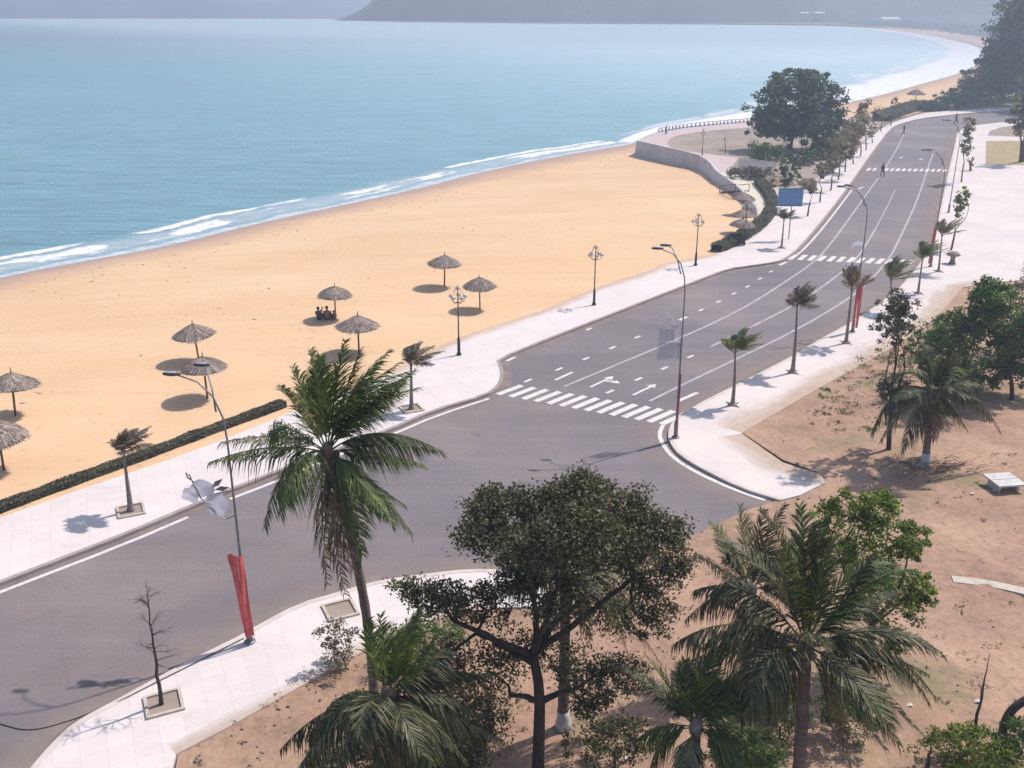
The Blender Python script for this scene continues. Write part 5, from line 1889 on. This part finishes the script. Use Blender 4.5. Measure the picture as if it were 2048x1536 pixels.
skin_person('person', S(638, 640), sitting(True), ED, 'person in dark clothes sitting under the parasol with one arm raised', (M['skin'], M['cloth_dark'], M['cloth_blue']), R(150), scale=1.1)
skin_person('person', S(655, 639.5), sitting(), ED, 'person in brown clothes sitting in the middle under the parasol', (M['skin'], M['cloth_brown'], M['cloth_dark']), R(185), scale=1.15)
skin_person('person', S(668, 640), sitting(), ED, 'person hunched against the parasol pole', (M['skin'], M['cloth_dark'], M['cloth_brown']), R(200), scale=.8)
skin_person('person', G(1764, 353, .005), standing(.2), ED, 'person in dark clothes walking on the road by the far crossing', (M['skin'], M['cloth_dark'], M['cloth_dark']), R(20), scale=1.1)
skin_person('person', G(1807, 268, .005), standing(.2), ED, 'small distant person walking on the road where the lane line ends', (M['skin'], M['cloth_dark'], M['cloth_dark']), R(100))
skin_person('person', G(1911, 248, .005), standing(.25), ED, 'distant person in dark clothes at the right end of the road bend', (M['skin'], M['cloth_dark'], M['cloth_blue']), R(60), scale=1.25)
skin_person('person', G(1332, 269, .12), standing(.1), ED, 'tiny person standing on the pink promontory paving', (M['skin'], M['cloth_brown'], M['cloth_dark']), R(80))


# ------------------------------------------------------------------ lamps
def globe_lamp(loc, label, seed=1, h=4.6, flower=True):
    t = thing('globe_lamp', loc, label, 'lamp post', 'white globe lamps along the promenade')
    mb = MB()
    mb.lathe([(.17, 0), (.17, .12), (.11, .2), (.10, 1.15), (.065, 1.25), (.075, 1.3), (.05, 1.36), (.042, h * .8), (.05, h * .8 + .03), (.035, h * .83), (.03, h)], n=12)
    mb.build('post', M['iron'], t)
    ar = MB()
    gl = []
    for k in range(5):
        a_ = k * 2 * math.pi / 5 + .3
        d = Vector((math.cos(a_), math.sin(a_), 0))
        p0 = Vector((0, 0, h * .82))
        pts = [p0, p0 + d * .25 + Vector((0, 0, -.05)), p0 + d * .45 + Vector((0, 0, .08)), p0 + d * .5 + Vector((0, 0, .25))]
        ar.tube(pts, [.022, .02, .018, .018], 6)
        ar.tube([p0 + d * .1 + Vector((0, 0, .2)), p0 + d * .42 + Vector((0, 0, .45)), p0 + d * .2 + Vector((0, 0, .95)), p0 + Vector((0, 0, 1.15))], .012, 5)
        gl.append(pts[-1])
    ar.build('arms', M['iron'], t)
    for p in gl + [Vector((0, 0, h))]:
        g = MB()
        g.ball(p + Vector((0, 0, .13)), .15, 12, 9)
        g.build('globe', M['globe'], t)
    return t


first = None
for i, (px, py, lab, sc) in enumerate([
        (918, 710, 'nearest iron globe lamp, at the beach edge of the promenade', 1),
        (1188, 610, 'iron globe lamp halfway along the promenade beside the road bay', 1),
        (1391, 531, 'iron globe lamp just before the curved hedge begins', 1),
        (1488, 489, 'thin globe lamp rising from behind the curved hedge', .95),
        (1404, 312, 'single lamp on the promontory next to the seawall', .9),
        (1566, 345, 'globe lamp in the garden under the huge tree', 1.05),
        (1568, 392, 'globe lamp peeping over the blue board', .95)]):
    g = G(px, py, ZP)
    if first is None:
        first = globe_lamp(g, lab)
    else:
        dup(first, g, i * .7, lab, sc)


def street_lamp(base, label, motif=None, banner=None, seed=1, rot=0.0, h=10.6, arm=1.9):
    """steel mast with two curved arms toward the sea"""
    t = thing('street_lamp', base, label, 'street lamp', 'tall curved street lamps along the right kerb', rz=rot)
    mb = MB()
    n = 18
    pts, rad = [], []
    for i in range(n + 1):
        s = i / n
        z = s * h
        x = 0
        if z > h * .78:
            u = (z - h * .78) / (h * .22)
            x = -arm * u ** 2.2
            z = h * .78 + (h * .22) * math.sin(u * 1.45) / math.sin(1.45)
        pts.append((x, 0, z))
        rad.append(.068 - .042 * s)
    mb.tube(pts, rad, 10)
    mb.tube([(0, 0, -.1), (0, 0, .06)], [.22, .22], 8)
    mb.tube([(0, 0, .05), (0, 0, .9), (0, 0, 1.0)], [.12, .115, .09], 10)
    mb.build('mast', M['steel'], t)
    mb = MB()
    mb.tube([(-.28, .0, h * .875), (-.28 - arm * .12, .35, h * .94), (-.28 - arm * .3, .8, h * .985), (-.1 - arm * .55, 1.1, h * .99)], [.035, .03, .028, .026], 8)
    mb.build('side_arm', M['steel'], t)
    for p, a_ in (((-arm - .15, 0, h), 0), ((-.25 - arm * .55, 1.25, h * .99), -.7)):
        hd = MB()
        hd.ball((p[0], p[1], p[2] + .02), (.33, .12, .075), 12, 6)
        o = hd.build('lamp_head', M['lamp_head'], t)
        gl = MB()
        gl.ball((p[0] - .03, p[1], p[2] + .065), (.24, .09, .045), 10, 5)
        gl.build('cover', M['motif'], o)
    if motif == 'frame':
        mb = MB()
        x0, x1 = -1.25, 0
        z0, z1, z2, z3 = 4.55, 5.55, 6.3, 6.9
        for zz in (z0, z1, z2):
            mb.tube([(x0, 0, zz), (x1 - (.35 if zz == z2 else 0), 0, zz)], .022, 5)
        mb.tube([(x0, 0, z0), (x0, 0, z3)], .022, 5)
        mb.tube([(x0, 0, z3), (-.85, 0, 7.15), (-.55, 0, 6.85), (-.35, 0, 6.3), (-.2, 0, 5.9), (0, 0, 5.55)], .022, 5)
        mb.tube([(-.28, 0, z0), (-.28, 0, z1)], .018, 5)
        for xx in (-.95, -.65, -.4):
            mb.tube([(xx, 0, z1), (xx, 0, z2)], .015, 5)
        m_ = mb.build('motif', M['motif'], t)
        pn = MB()
        for (xa, xb, za, zb) in ((-1.2, -.98, 5.6, 6.25), (-.92, -.68, 5.6, 6.25), (-.62, -.42, 5.6, 6.25), (-1.2, -.32, 4.6, 5.5), (-.25, -.02, 4.6, 5.5)):
            pn.box(((xa + xb) / 2, .02, (za + zb) / 2), (xb - xa, .012, zb - za))
        pn.box((-.45, .02, 6.42), (.34, .05, .14))
        pn.box((-.16, -.02, 5.4), (.2, .05, .16))
        pn.build('panel', M['glassy'], m_, smooth=False)
    if motif == 'flower':
        mb = MB()

        def petal(cx, cz, rx, rz, k=11, jag=.18, y=0, seed=1):
            r_ = random.Random(seed)
            vs = [(cx, y + .03, cz)]
            for i in range(26):
                a_ = i * 2 * math.pi / 26
                q = 1 + jag * math.sin(a_ * k / 2) + r_.uniform(-.05, .05)
                vs.append((cx + rx * q * math.cos(a_), y + .05 * math.sin(a_ * 2), cz + rz * q * math.sin(a_)))
            mb.add(vs, [(0, i, i % 26 + 1) for i in range(1, 27)])
        petal(-1.1, 6.35, .42, .34, 9, .1, 0, 2)
        petal(-.62, 5.75, .40, .46, 13, .06, -.05, 3)
        petal(-1.55, 6.05, .34, .28, 8, .14, .04, 4)
        m_ = mb.build('motif', M['motif'], t, smooth=False)
        st_ = MB()
        st_.tube([(-.05, 0, 5.3), (-.4, 0, 5.15), (-.62, 0, 5.35), (-1.2, 0, 6.0), (-1.5, 0, 6.9)], .025, 5)
        st_.tube([(-.05, 0, 6.3), (-.9, 0, 6.1)], .02, 5)
        st_.tube([(-1.3, 0, 6.6), (-1.55, 0, 6.75), (-1.6, 0, 6.95)], .03, 5)
        for (cx, cz, a_) in ((-.55, 6.55, .7), (-.85, 6.0, 2.3), (-.4, 6.35, .2)):
            d = Vector((math.cos(a_), 0, math.sin(a_)))
            n_ = Vector((-d.z, 0, d.x))
            c = Vector((cx, .03, cz))
            st_.add([c - d * .3, c + n_ * .1, c + d * .3, c - n_ * .1], [(0, 1, 2, 3)])
        st_.build('stem', M['steel'], m_, smooth=False)
    if motif == 'crescent':
        mb = MB()
        for cx, cz, r_, a0, a1 in ((-.55, 5.6, .75, 3.3, 5.2), (-.35, 6.2, .42, 0, 3.4)):
            vs, n_ = [], 14
            for i in range(n_ + 1):
                a_ = a0 + (a1 - a0) * i / n_
                w = .16 * math.sin(math.pi * i / n_) + .01
                vs.append((cx + (r_ - w) * math.cos(a_), 0, cz + (r_ - w) * math.sin(a_)))
                vs.append((cx + (r_ + w) * math.cos(a_), 0.02, cz + (r_ + w) * math.sin(a_)))
            mb.add(vs, [(2 * i, 2 * i + 2, 2 * i + 3, 2 * i + 1) for i in range(n_)])
        mb.tube([(-.5, 0, 5.2), (0, 0, 5.1)], .02, 5)
        mb.build('motif', M['motif'], t, smooth=False)
    if banner:
        for s, (xa, xb) in enumerate(banner):
            mb = MB()
            n_, m2 = 14, 6
            r_ = random.Random(seed + s)
            for i in range(n_ + 1):
                q = i / n_
                for j in range(m2 + 1):
                    w = j / m2
                    xL = xa[0] + (xb[0] - xa[0]) * q
                    xR = xa[1] + (xb[1] - xa[1]) * q
                    x = xL + (xR - xL) * w
                    y = -.10 - .04 * s + .09 * math.sin(w * 5 + q * 3 + s * 2) + .05 * math.sin(q * 7 + w)
                    mb.v.append((x, y, 3.75 - 3.45 * q))
            for i in range(n_):
                for j in range(m2):
                    a_ = i * (m2 + 1) + j
                    mb.f.append((a_, a_ + 1, a_ + m2 + 2, a_ + m2 + 1))
            mb.build('banner', M['banner'], t)
    return t


m, nt, out = new_mat('motif_panel')
p = N(nt, 'ShaderNodeBsdfPrincipled')
tt_ = tex(nt, 3, 3)
nt.links.new(ramp(nt, tt_.outputs[0], [(.3, (.36, .36, .44)), (.7, (.48, .48, .56))]), p.inputs['Base Color'])
tr_ = N(nt, 'ShaderNodeBsdfTransparent')
ms_ = N(nt, 'ShaderNodeMixShader')
ms_.inputs[0].default_value = .4
nt.links.new(tr_.outputs[0], ms_.inputs[1])
nt.links.new(p.outputs[0], ms_.inputs[2])
nt.links.new(ms_.outputs[0], out.inputs[0])
M['glassy'] = m

street_lamp(G(1351, 875, ZP), 'tall street lamp with square framed light motif at the pavement corner', 'frame', [((.02, .09), (.0, .10))], rot=R(-4), arm=1.4)
street_lamp(G(500, 1284, ZP), 'tall street lamp with flower shaped motif and crossed red banners on the near pavement', 'flower', [((-.46, -.10), (-.12, .0)), ((-.12, .10), (.0, .25))], rot=R(-3), arm=1.5)
street_lamp(G(1705, 663, ZP), 'tall street lamp with crescent motif and two long red banners beside the brown palm', 'crescent', [((-.1, .08), (-.13, .0)), ((.06, .36), (.1, .28))], rot=R(-6))
street_lamp(G(1861, 533, ZP), 'tall street lamp with loose red banner where the plaza begins', None, [((-.2, .05), (-.3, -.1))], rot=R(-6))
street_lamp(G(1897, 425, ZP), 'farthest tall street lamp by the plaza near the far crossing', None, None, rot=R(-8))

# cable on the ground
cp = [(-40, 1435, .02), (0, 1448, .02), (60, 1464, .02), (145, 1440, .02), (200, 1418, .05), (240, 1402, ZP + .03), (315, 1363, ZP + .03), (414, 1314, ZP + .03), (488, 1276, ZP + .03)]
mb = MB()
mb.tube(smooth_line([G(x, y, z) for x, y, z in cp], 2), .018, 6)
tag(mb.build('cable', M['cable'], origin=G(240, 1402, ZP)), 'thin black cable lying across the asphalt to the banner lamp', 'cable')


# ------------------------------------------------------------------ street saplings and small palms
def tree_pit(parent, origin, base, rz, s=.62, frame=True):
    mb = MB()
    w = .11
    c = Vector(base)
    d = Vector((math.cos(rz), math.sin(rz), 0))
    n_ = Vector((-d.y, d.x, 0))
    for a_, b2 in ((d, n_), (n_, d)):
        for sg in (-1, 1):
            q = c + b2 * sg * (s - w / 2)
            L = s * 2 - (2 * w + .004 if a_ is n_ else 0)
            mb.box((q.x, q.y, c.z + .035), (L, w, .1), rz if a_ is d else rz + math.pi / 2)
    mb.build('pit_frame', M['planter'], parent, origin=origin, smooth=False)
    so = MB()
    so.box((c.x, c.y, c.z + .006), ((s - w) * 2, (s - w) * 2, .02), rz)
    so.build('pit_soil', M['bed'], parent, origin=origin, smooth=False)


ROADDIR = math.atan2(.42, .9)


def bare_tree(base, top, label, pit, seed, branches):
    rr = random.Random(seed)
    t = thing('bare_tree', base, label, 'tree')
    mb = MB()
    n = 12
    pts = [base.lerp(top, i / n) + Vector((rr.uniform(-.03, .03), rr.uniform(-.03, .03), 0)) for i in range(n + 1)]
    mb.tube(pts, [.085 - .078 * (i / n) ** .8 for i in range(n + 1)], 8)
    br = mb
    for i in range(branches):
        s = rr.uniform(.33, .9)
        p = base.lerp(top, s)
        az = rr.uniform(0, 6.28)
        L = (1 - s) * rr.uniform(.4, 1.0) + .15
        d = Vector((math.cos(az), math.sin(az), rr.uniform(.25, .9))) * L
        q = limb(br, p, p + d, .016, .005, .1, 4, 4, rr)
        for k in range(7):
            p2 = q[rr.randrange(1, len(q))]
            az2 = az + rr.uniform(-1.2, 1.2)
            d2 = Vector((math.cos(az2), math.sin(az2), rr.uniform(-.3, .7))) * rr.uniform(.12, .4)
            limb(br, p2, p2 + d2, .006, .003, .2, 3, 2, rr)
    br.build('trunk', M['twig'], t, origin=base)
    if pit:
        tree_pit(t, base, G(*pit, ZP), ROADDIR)
    return t


b = G(322, 1410, ZP)
bare_tree(b, A(291, 1160, b.y), 'bare leafless sapling in a square stone pit on the near pavement', (328, 1408), 5, 20)

# street palms
def street_palm(base, crownpx, label, kind, seed, L=1.3, bend=(0, 0, 0), n=11, pit=True, tr=(.17, .05), wind=Vector((.8, .2, .1)), mk='frond_young', up=1.0):
    cr_ = A(crownpx[0], crownpx[1], base.y)
    rr = random.Random(seed)
    fr = []
    for i in range(n):
        az = 2 * math.pi * i / n + rr.uniform(-.3, .3)
        el = rr.uniform(.35, 1.35)
        d = Vector((math.cos(az) * math.cos(el), math.sin(az) * math.cos(el), math.sin(el) * up))
        l = L * rr.uniform(.8, 1.15)
        ct = cr_ + d * l * .6
        tip = cr_ + d * l * .75 + wind * l * rr.uniform(.3, .65) + Vector((0, 0, -l * .3 * (1 - math.sin(el)) * kind))
        fr.append((ct, tip, .5 * kind, rr.choice(mk) if isinstance(mk, tuple) else mk))
    t = palm('street_palm', base, cr_, fr, label, tr, 'young palms planted along the pavements', 'frond_young', white=.0, bend=bend, nl=56, ll=.62, lw=.045, seed=seed, separate=False, coconuts=False, rib_r=.014, bark='young_bark', wind=wind * .5)
    if pit:
        tree_pit(t, base, base, ROADDIR)
    else:
        mb = MB()
        for k in range(4):
            a_ = k * math.pi / 2 + .6
            mb.tube([base + Vector((0, 0, .05)), base + Vector((math.cos(a_) * .55, math.sin(a_) * .55, .03))], [.06, .02], 5)
        mb.lathe([(.3, 0), (.22, .1), (.12, .16)], c=base, n=12, jit=.1)
        mb.build('root_mound', M['bed'], t, origin=base)
    return t


W = Vector((.8, .2, .1))
SP = [
    (262, 1022, 247, 905, 'brown windswept young palm in a stone pit by the promenade kerb, lower left', .9, True, ('frond_brown', 'frond_brown', 'frond_dry'), 1.15, (0, 0, 0), (.17, .045)),
    (823, 818, 822, 730, 'grey green windswept young palm on the promenade next to the first crossing', 1.1, True, ('frond_pale', 'frond_brown'), 1.35, (0, 0, 0), (.15, .06)),
    (1465, 810, 1470, 706, 'bright green young palm nearest the pavement corner', .55, False, ('frond_young', 'frond_young', 'frond_pale'), 1.35, (.05, 0, 0), (.15, .05)),
    (1585, 745, 1594, 612, 'brown young palm with its crown bent over by the wind', 1.5, False, ('frond_brown',), 1.3, (.05, 0, 0), (.17, .05)),
    (1692, 686, 1704, 580, 'brown withered young palm with upright fronds in front of the red banners', .2, False, ('frond_brown', 'frond_dry'), 1.5, (0, 0, 0), (.15, .06)),
    (1783, 622, 1782, 560, 'green young palm behind the slender round crowned tree', .4, False, ('frond_young', 'frond_pale'), 1.7, (0, 0, 0), (.12, .05)),
    (1836, 587, 1845, 518, 'green young palm level with the second crossing', .5, False, ('frond_young',), 1.6, (0, 0, 0), (.12, .05)),
    (1877, 543, 1884, 472, 'grey windswept young palm at the edge of the plaza', .9, False, ('frond_pale', 'frond_brown'), 1.7, (0, 0, 0), (.12, .05)),
    (1563, 496, 1568, 440, 'round headed young palm behind the second crossing on the promenade', .9, False, ('frond_brown', 'frond_pale'), 1.1, (0, 0, 0), (.13, .05)),
]
for i, (bx, by, cx, cy, lab, kind, pit, mk, L, bend, tr) in enumerate(SP):
    street_palm(G(bx, by, ZP), (cx, cy), lab, kind, 200 + i, L * 1.35, bend, 17, pit, tr, W if kind > .3 else Vector((.1, .0, .3)), mk)

# empty tree pit with cut stump
t = thing('tree_pit', G(681, 1221, ZP), 'empty square stone tree pit behind the tall palm trunk', 'tree pit')
tree_pit(t, G(681, 1221, ZP), G(681, 1221, ZP), ROADDIR)

# young street trees
YT = [
    (1902, 500, [(1925, 395, 12, 18, 1), (1918, 425, 8, 14, .6)], 1300, .22, 'leaf_light', 'tall thin light green young tree on the plaza edge'),
    (1923, 364, [(1933, 292, 9, 24, 1), (1938, 250, 10, 18, 1)], 1300, .3, 'leaf_dusty', 'dark thin tree beside the small black palm by the dry lawn'),
    (1615, 432, [(1625, 372, 6, 15, 1)], 350, .25, 'leaf_dusty', 'young promenade tree right of the blue board'),
    (1640, 404, [(1648, 342, 12, 14, 1)], 500, .28, 'leaf_dusty', 'second young promenade tree beyond the blue board'),
    (1661, 381, [(1667, 322, 14, 18, 1)], 700, .3, 'leaf_dusty', 'third young promenade tree beyond the blue board'),
    (1676, 360, [(1684, 300, 22, 25, 1)], 1800, .3, 'leaf_dusty', 'brown crowned young tree, fourth beyond the blue board'),
    (1690, 344, [(1694, 280, 24, 25, 1)], 1800, .32, 'leaf_dusty', 'brown crowned young tree, fifth beyond the blue board'),
    (1707, 328, [(1706, 262, 21, 27, 1)], 1800, .32, 'leaf_dusty', 'brown crowned young tree, sixth beyond the blue board'),
    (1721, 312, [(1722, 250, 20, 25, 1)], 1600, .34, 'leaf_dusty', 'brown crowned young tree, seventh beyond the blue board'),
    (1733, 300, [(1728, 222, 21, 17, 1)], 1000, .34, 'leaf_dusty', 'taller sparse tree above the row on the promenade'),
    (1745, 286, [(1742, 262, 8, 12, 1)], 300, .3, 'leaf_dusty', 'eighth young tree of the promenade row'),
    (1762, 263, [(1764, 232, 8, 9, 1)], 260, .34, 'leaf_dusty', 'young tree just before the long low hedge'),
    (1781, 252, [(1790, 207, 6, 14, 1)], 260, .34, 'leaf_hedge', 'dark twiggy tree above the long low hedge'),
]
for k, (gx, gy, bl, n, sz, lm, lab) in enumerate(YT):
    g = G(gx, gy, ZP)
    tree('young_tree', g, [blob(x, y, g.y, rx, rz, w) for x, y, rx, rz, w in bl], n, sz, lm, lab, 'tree', 'young trees planted along the promenade' if k > 1 else None, trunk_r=.09, seed=120 + k, nb=10, clump=.45, bark='twig', clumps=16)
# small black palm
g = G(1941, 341, ZP)
palm('street_palm', g, A(1941, 327, g.y), round_fronds(A(1941, 327, g.y), 8, 1.3, 4, Vector((0, 0, .2))), 'tiny dark palm on the plaza by the dry lawn corner', (.2, .15), mat='frond_dark', nl=16, ll=.4, lw=.07, seed=9, separate=False, coconuts=False)
# small dead tree in the bed
g = G(1451, 307, .12)
bare_tree(g, A(1449, 262, g.y), 'dead stick like tree in the round bed on the promontory', None, 8, 9)
# saplings lower right
g = G(1938, 1512, .1)
bare_tree(g, A(1981, 1305, g.y), 'leaning bare sapling in the bottom right corner', None, 9, 3)
g = G(1852, 1545, .1)
bare_tree(g, A(1868, 1460, g.y), 'short bare stick stem left of the bottom right bush', None, 10, 3)
g = G(2003, 1495, .1)
mb = MB()
pp = [G(2003, 1497, 0), A(2005, 1460, g.y), A(2016, 1428, g.y), A(2040, 1405, g.y), A(2085, 1385, g.y)]
mb.tube(smooth_line(pp, 2), [.16, .16, .155, .15, .15, .14, .14, .13, .13, .12, .12, .11, .11, .1, .1, .09, .09, .08][:len(smooth_line(pp, 2))] if len(smooth_line(pp, 2)) <= 18 else .13, 10)
tag(mb.build('bent_trunk', M['bark'], origin=g), 'thick bent dark trunk arching out of the right edge', 'tree trunk')

# ------------------------------------------------------------------ board, slab, stone, boxes, buildings
g = G(1577, 478, ZP)
t = thing('billboard', g, 'blue board raised on thin posts beside the garden', 'sign board')
mb = MB()
c0, c1 = A(1558, 377, g.y), A(1604, 411, g.y)
w = c1.x - c0.x
hh = c0.z - c1.z
mb.box(((c0.x + c1.x) / 2, g.y, (c0.z + c1.z) / 2), (w, .12, hh))
pnl = mb.build('panel', M['blue'], t, origin=g, smooth=False)
mb = MB()
mb.box(((c0.x + c1.x) / 2, g.y - .1, c1.z - .03), (w + .1, .1, .06))
mb.box(((c0.x + c1.x) / 2, g.y - .1, c0.z + .03), (w + .1, .1, .06))
mb.build('frame', M['steel'], pnl, origin=g, smooth=False)
mb = MB()
mb.tube([g, Vector((g.x, g.y + .12, c0.z))], .055, 8)
mb.build('post', M['steel'], t, origin=g)

g = G(1556, 430, ZP)
mb = MB()
mb.box((0, 0, .45), (.55, .4, .9), .3, .96)
mb.box((0, 0, .93), (.66, .5, .07), .3)
o = mb.build('utility_box', M['white_wall'], smooth=False)
o.location = g
tag(o, 'small cream cabinet standing against the outside of the curved hedge', 'cabinet')

g = G(2006, 975, .15)
t = thing('concrete_slab', g, 'pale rectangular concrete slab on short legs near the right edge', 'slab', rz=R(8))
mb = MB()
mb.box((0, .36, .42), (1.45, .68, .08))
mb.box((0, -.36, .42), (1.45, .68, .08))
mb.build('top', M['slab'], t, smooth=False)
for sx in (-1, 1):
    mb = MB()
    mb.box((sx * .5, 0, .15), (.12, .9, .44))
    mb.build('leg', M['slab'], t, smooth=False)

g = G(1904, 527, ZP)
mb = MB()
mb.lathe([(.34, 0), (.30, .1), (.2, .35), (.24, .6), (.3, .72), (.62, .8), (.60, .95), (.35, 1.12), (.05, 1.18)], n=18, jit=.05)
o = mb.build('stone_mushroom', M['stone'])
o.location = g
tag(o, 'brown mushroom shaped stone ornament on the plaza edge', 'ornament')

for i, (x0, x1, yt, yb, yg, lab) in enumerate([(1764, 1797, 34, 47, 52, 'long low building with bright white roof on the far shore'), (1601, 1618, 24, 30, 46.5, 'small white building on the far hillside, left one'), (1627, 1648, 24, 30, 46.5, 'small white building on the far hillside, right one')]):
    g = G((x0 + x1) / 2, yg, 0)
    a_, c_ = A(x0, yt, g.y), A(x1, yb, g.y)
    t = thing('far_building', Vector(((a_.x + c_.x) / 2, g.y, c_.z)), lab, 'building')
    W_ = c_.x - a_.x
    Hh = a_.z - c_.z
    mb = MB()
    mb.box((0, 0, Hh * .3 - (10 if i else 0)), (W_ * .94, 12, Hh * .6 + (20 if i else 4)))
    mb.build('wall', M['stone'] if i else M['concrete'], t, smooth=False)
    mb = MB()
    mb.add([(-W_ / 2, -8, Hh * .6), (W_ / 2, -8, Hh * .6), (W_ / 2, 4, Hh), (-W_ / 2, 4, Hh), (W_ / 2, 10, Hh * .6), (-W_ / 2, 10, Hh * .6)], [(0, 1, 2, 3), (3, 2, 4, 5), (0, 3, 5), (1, 4, 2)])
    mb.build('roof', M['roof_white'], t, smooth=False)

# ------------------------------------------------------------------ haze
m, nt, out = new_mat('sea_haze')
vs = N(nt, 'ShaderNodeVolumeScatter')
HZ = 0.00105
vs.inputs['Color'].default_value = (.70, .81, 1.0, 1)
vs.inputs['Density'].default_value = HZ
vs.inputs['Anisotropy'].default_value = 0.3
va = N(nt, 'ShaderNodeVolumeAbsorption')
va.inputs['Color'].default_value = (.70, .81, 1.0, 1)
va.inputs['Density'].default_value = HZ
ads = N(nt, 'ShaderNodeAddShader')
nt.links.new(vs.outputs[0], ads.inputs[0])
nt.links.new(va.outputs[0], ads.inputs[1])
nt.links.new(ads.outputs[0], out.inputs['Volume'])
mb = MB()
mb.box((0, 500, 48), (9000, 1400, 104))
hz = mb.build('haze', m, smooth=False)
tag(hz, 'thin bluish sea haze over the whole bay', 'haze', kind='stuff')

# ------------------------------------------------------------------ light
az = R(58)
el = R(55)
sd = Vector((math.sin(az) * math.cos(el), math.cos(az) * math.cos(el), math.sin(el)))
sl = bpy.data.lights.new('sun', 'SUN')
sl.energy = 5.0
sl.angle = R(.8)
sl.color = (1.0, .93, .85)
so = bpy.data.objects.new('sun', sl)
so.rotation_euler = sd.to_track_quat('Z', 'Y').to_euler()
so.location = (0, 0, 80)
COL.objects.link(so)
w = bpy.data.worlds.new('World')
SC.world = w
w.use_nodes = True
nt = w.node_tree
nt.nodes.clear()
wo = nt.nodes.new('ShaderNodeOutputWorld')
bg = nt.nodes.new('ShaderNodeBackground')
sk = nt.nodes.new('ShaderNodeTexSky')
sk.sky_type = 'NISHITA'
sk.sun_disc = False
sk.sun_elevation = el
sk.sun_rotation = az
sk.dust_density = 1.6
bg.inputs[1].default_value = 0.15
nt.links.new(sk.outputs[0], bg.inputs[0])
nt.links.new(bg.outputs[0], wo.inputs[0])

SC.view_settings.view_transform = 'Standard'
SC.view_settings.look = 'None'
SC.view_settings.exposure = 0
SC.cycles.use_denoising = True
SC.cycles.volume_bounces = 0
SC.cycles.max_bounces = 6
SC.cycles.transparent_max_bounces = 8
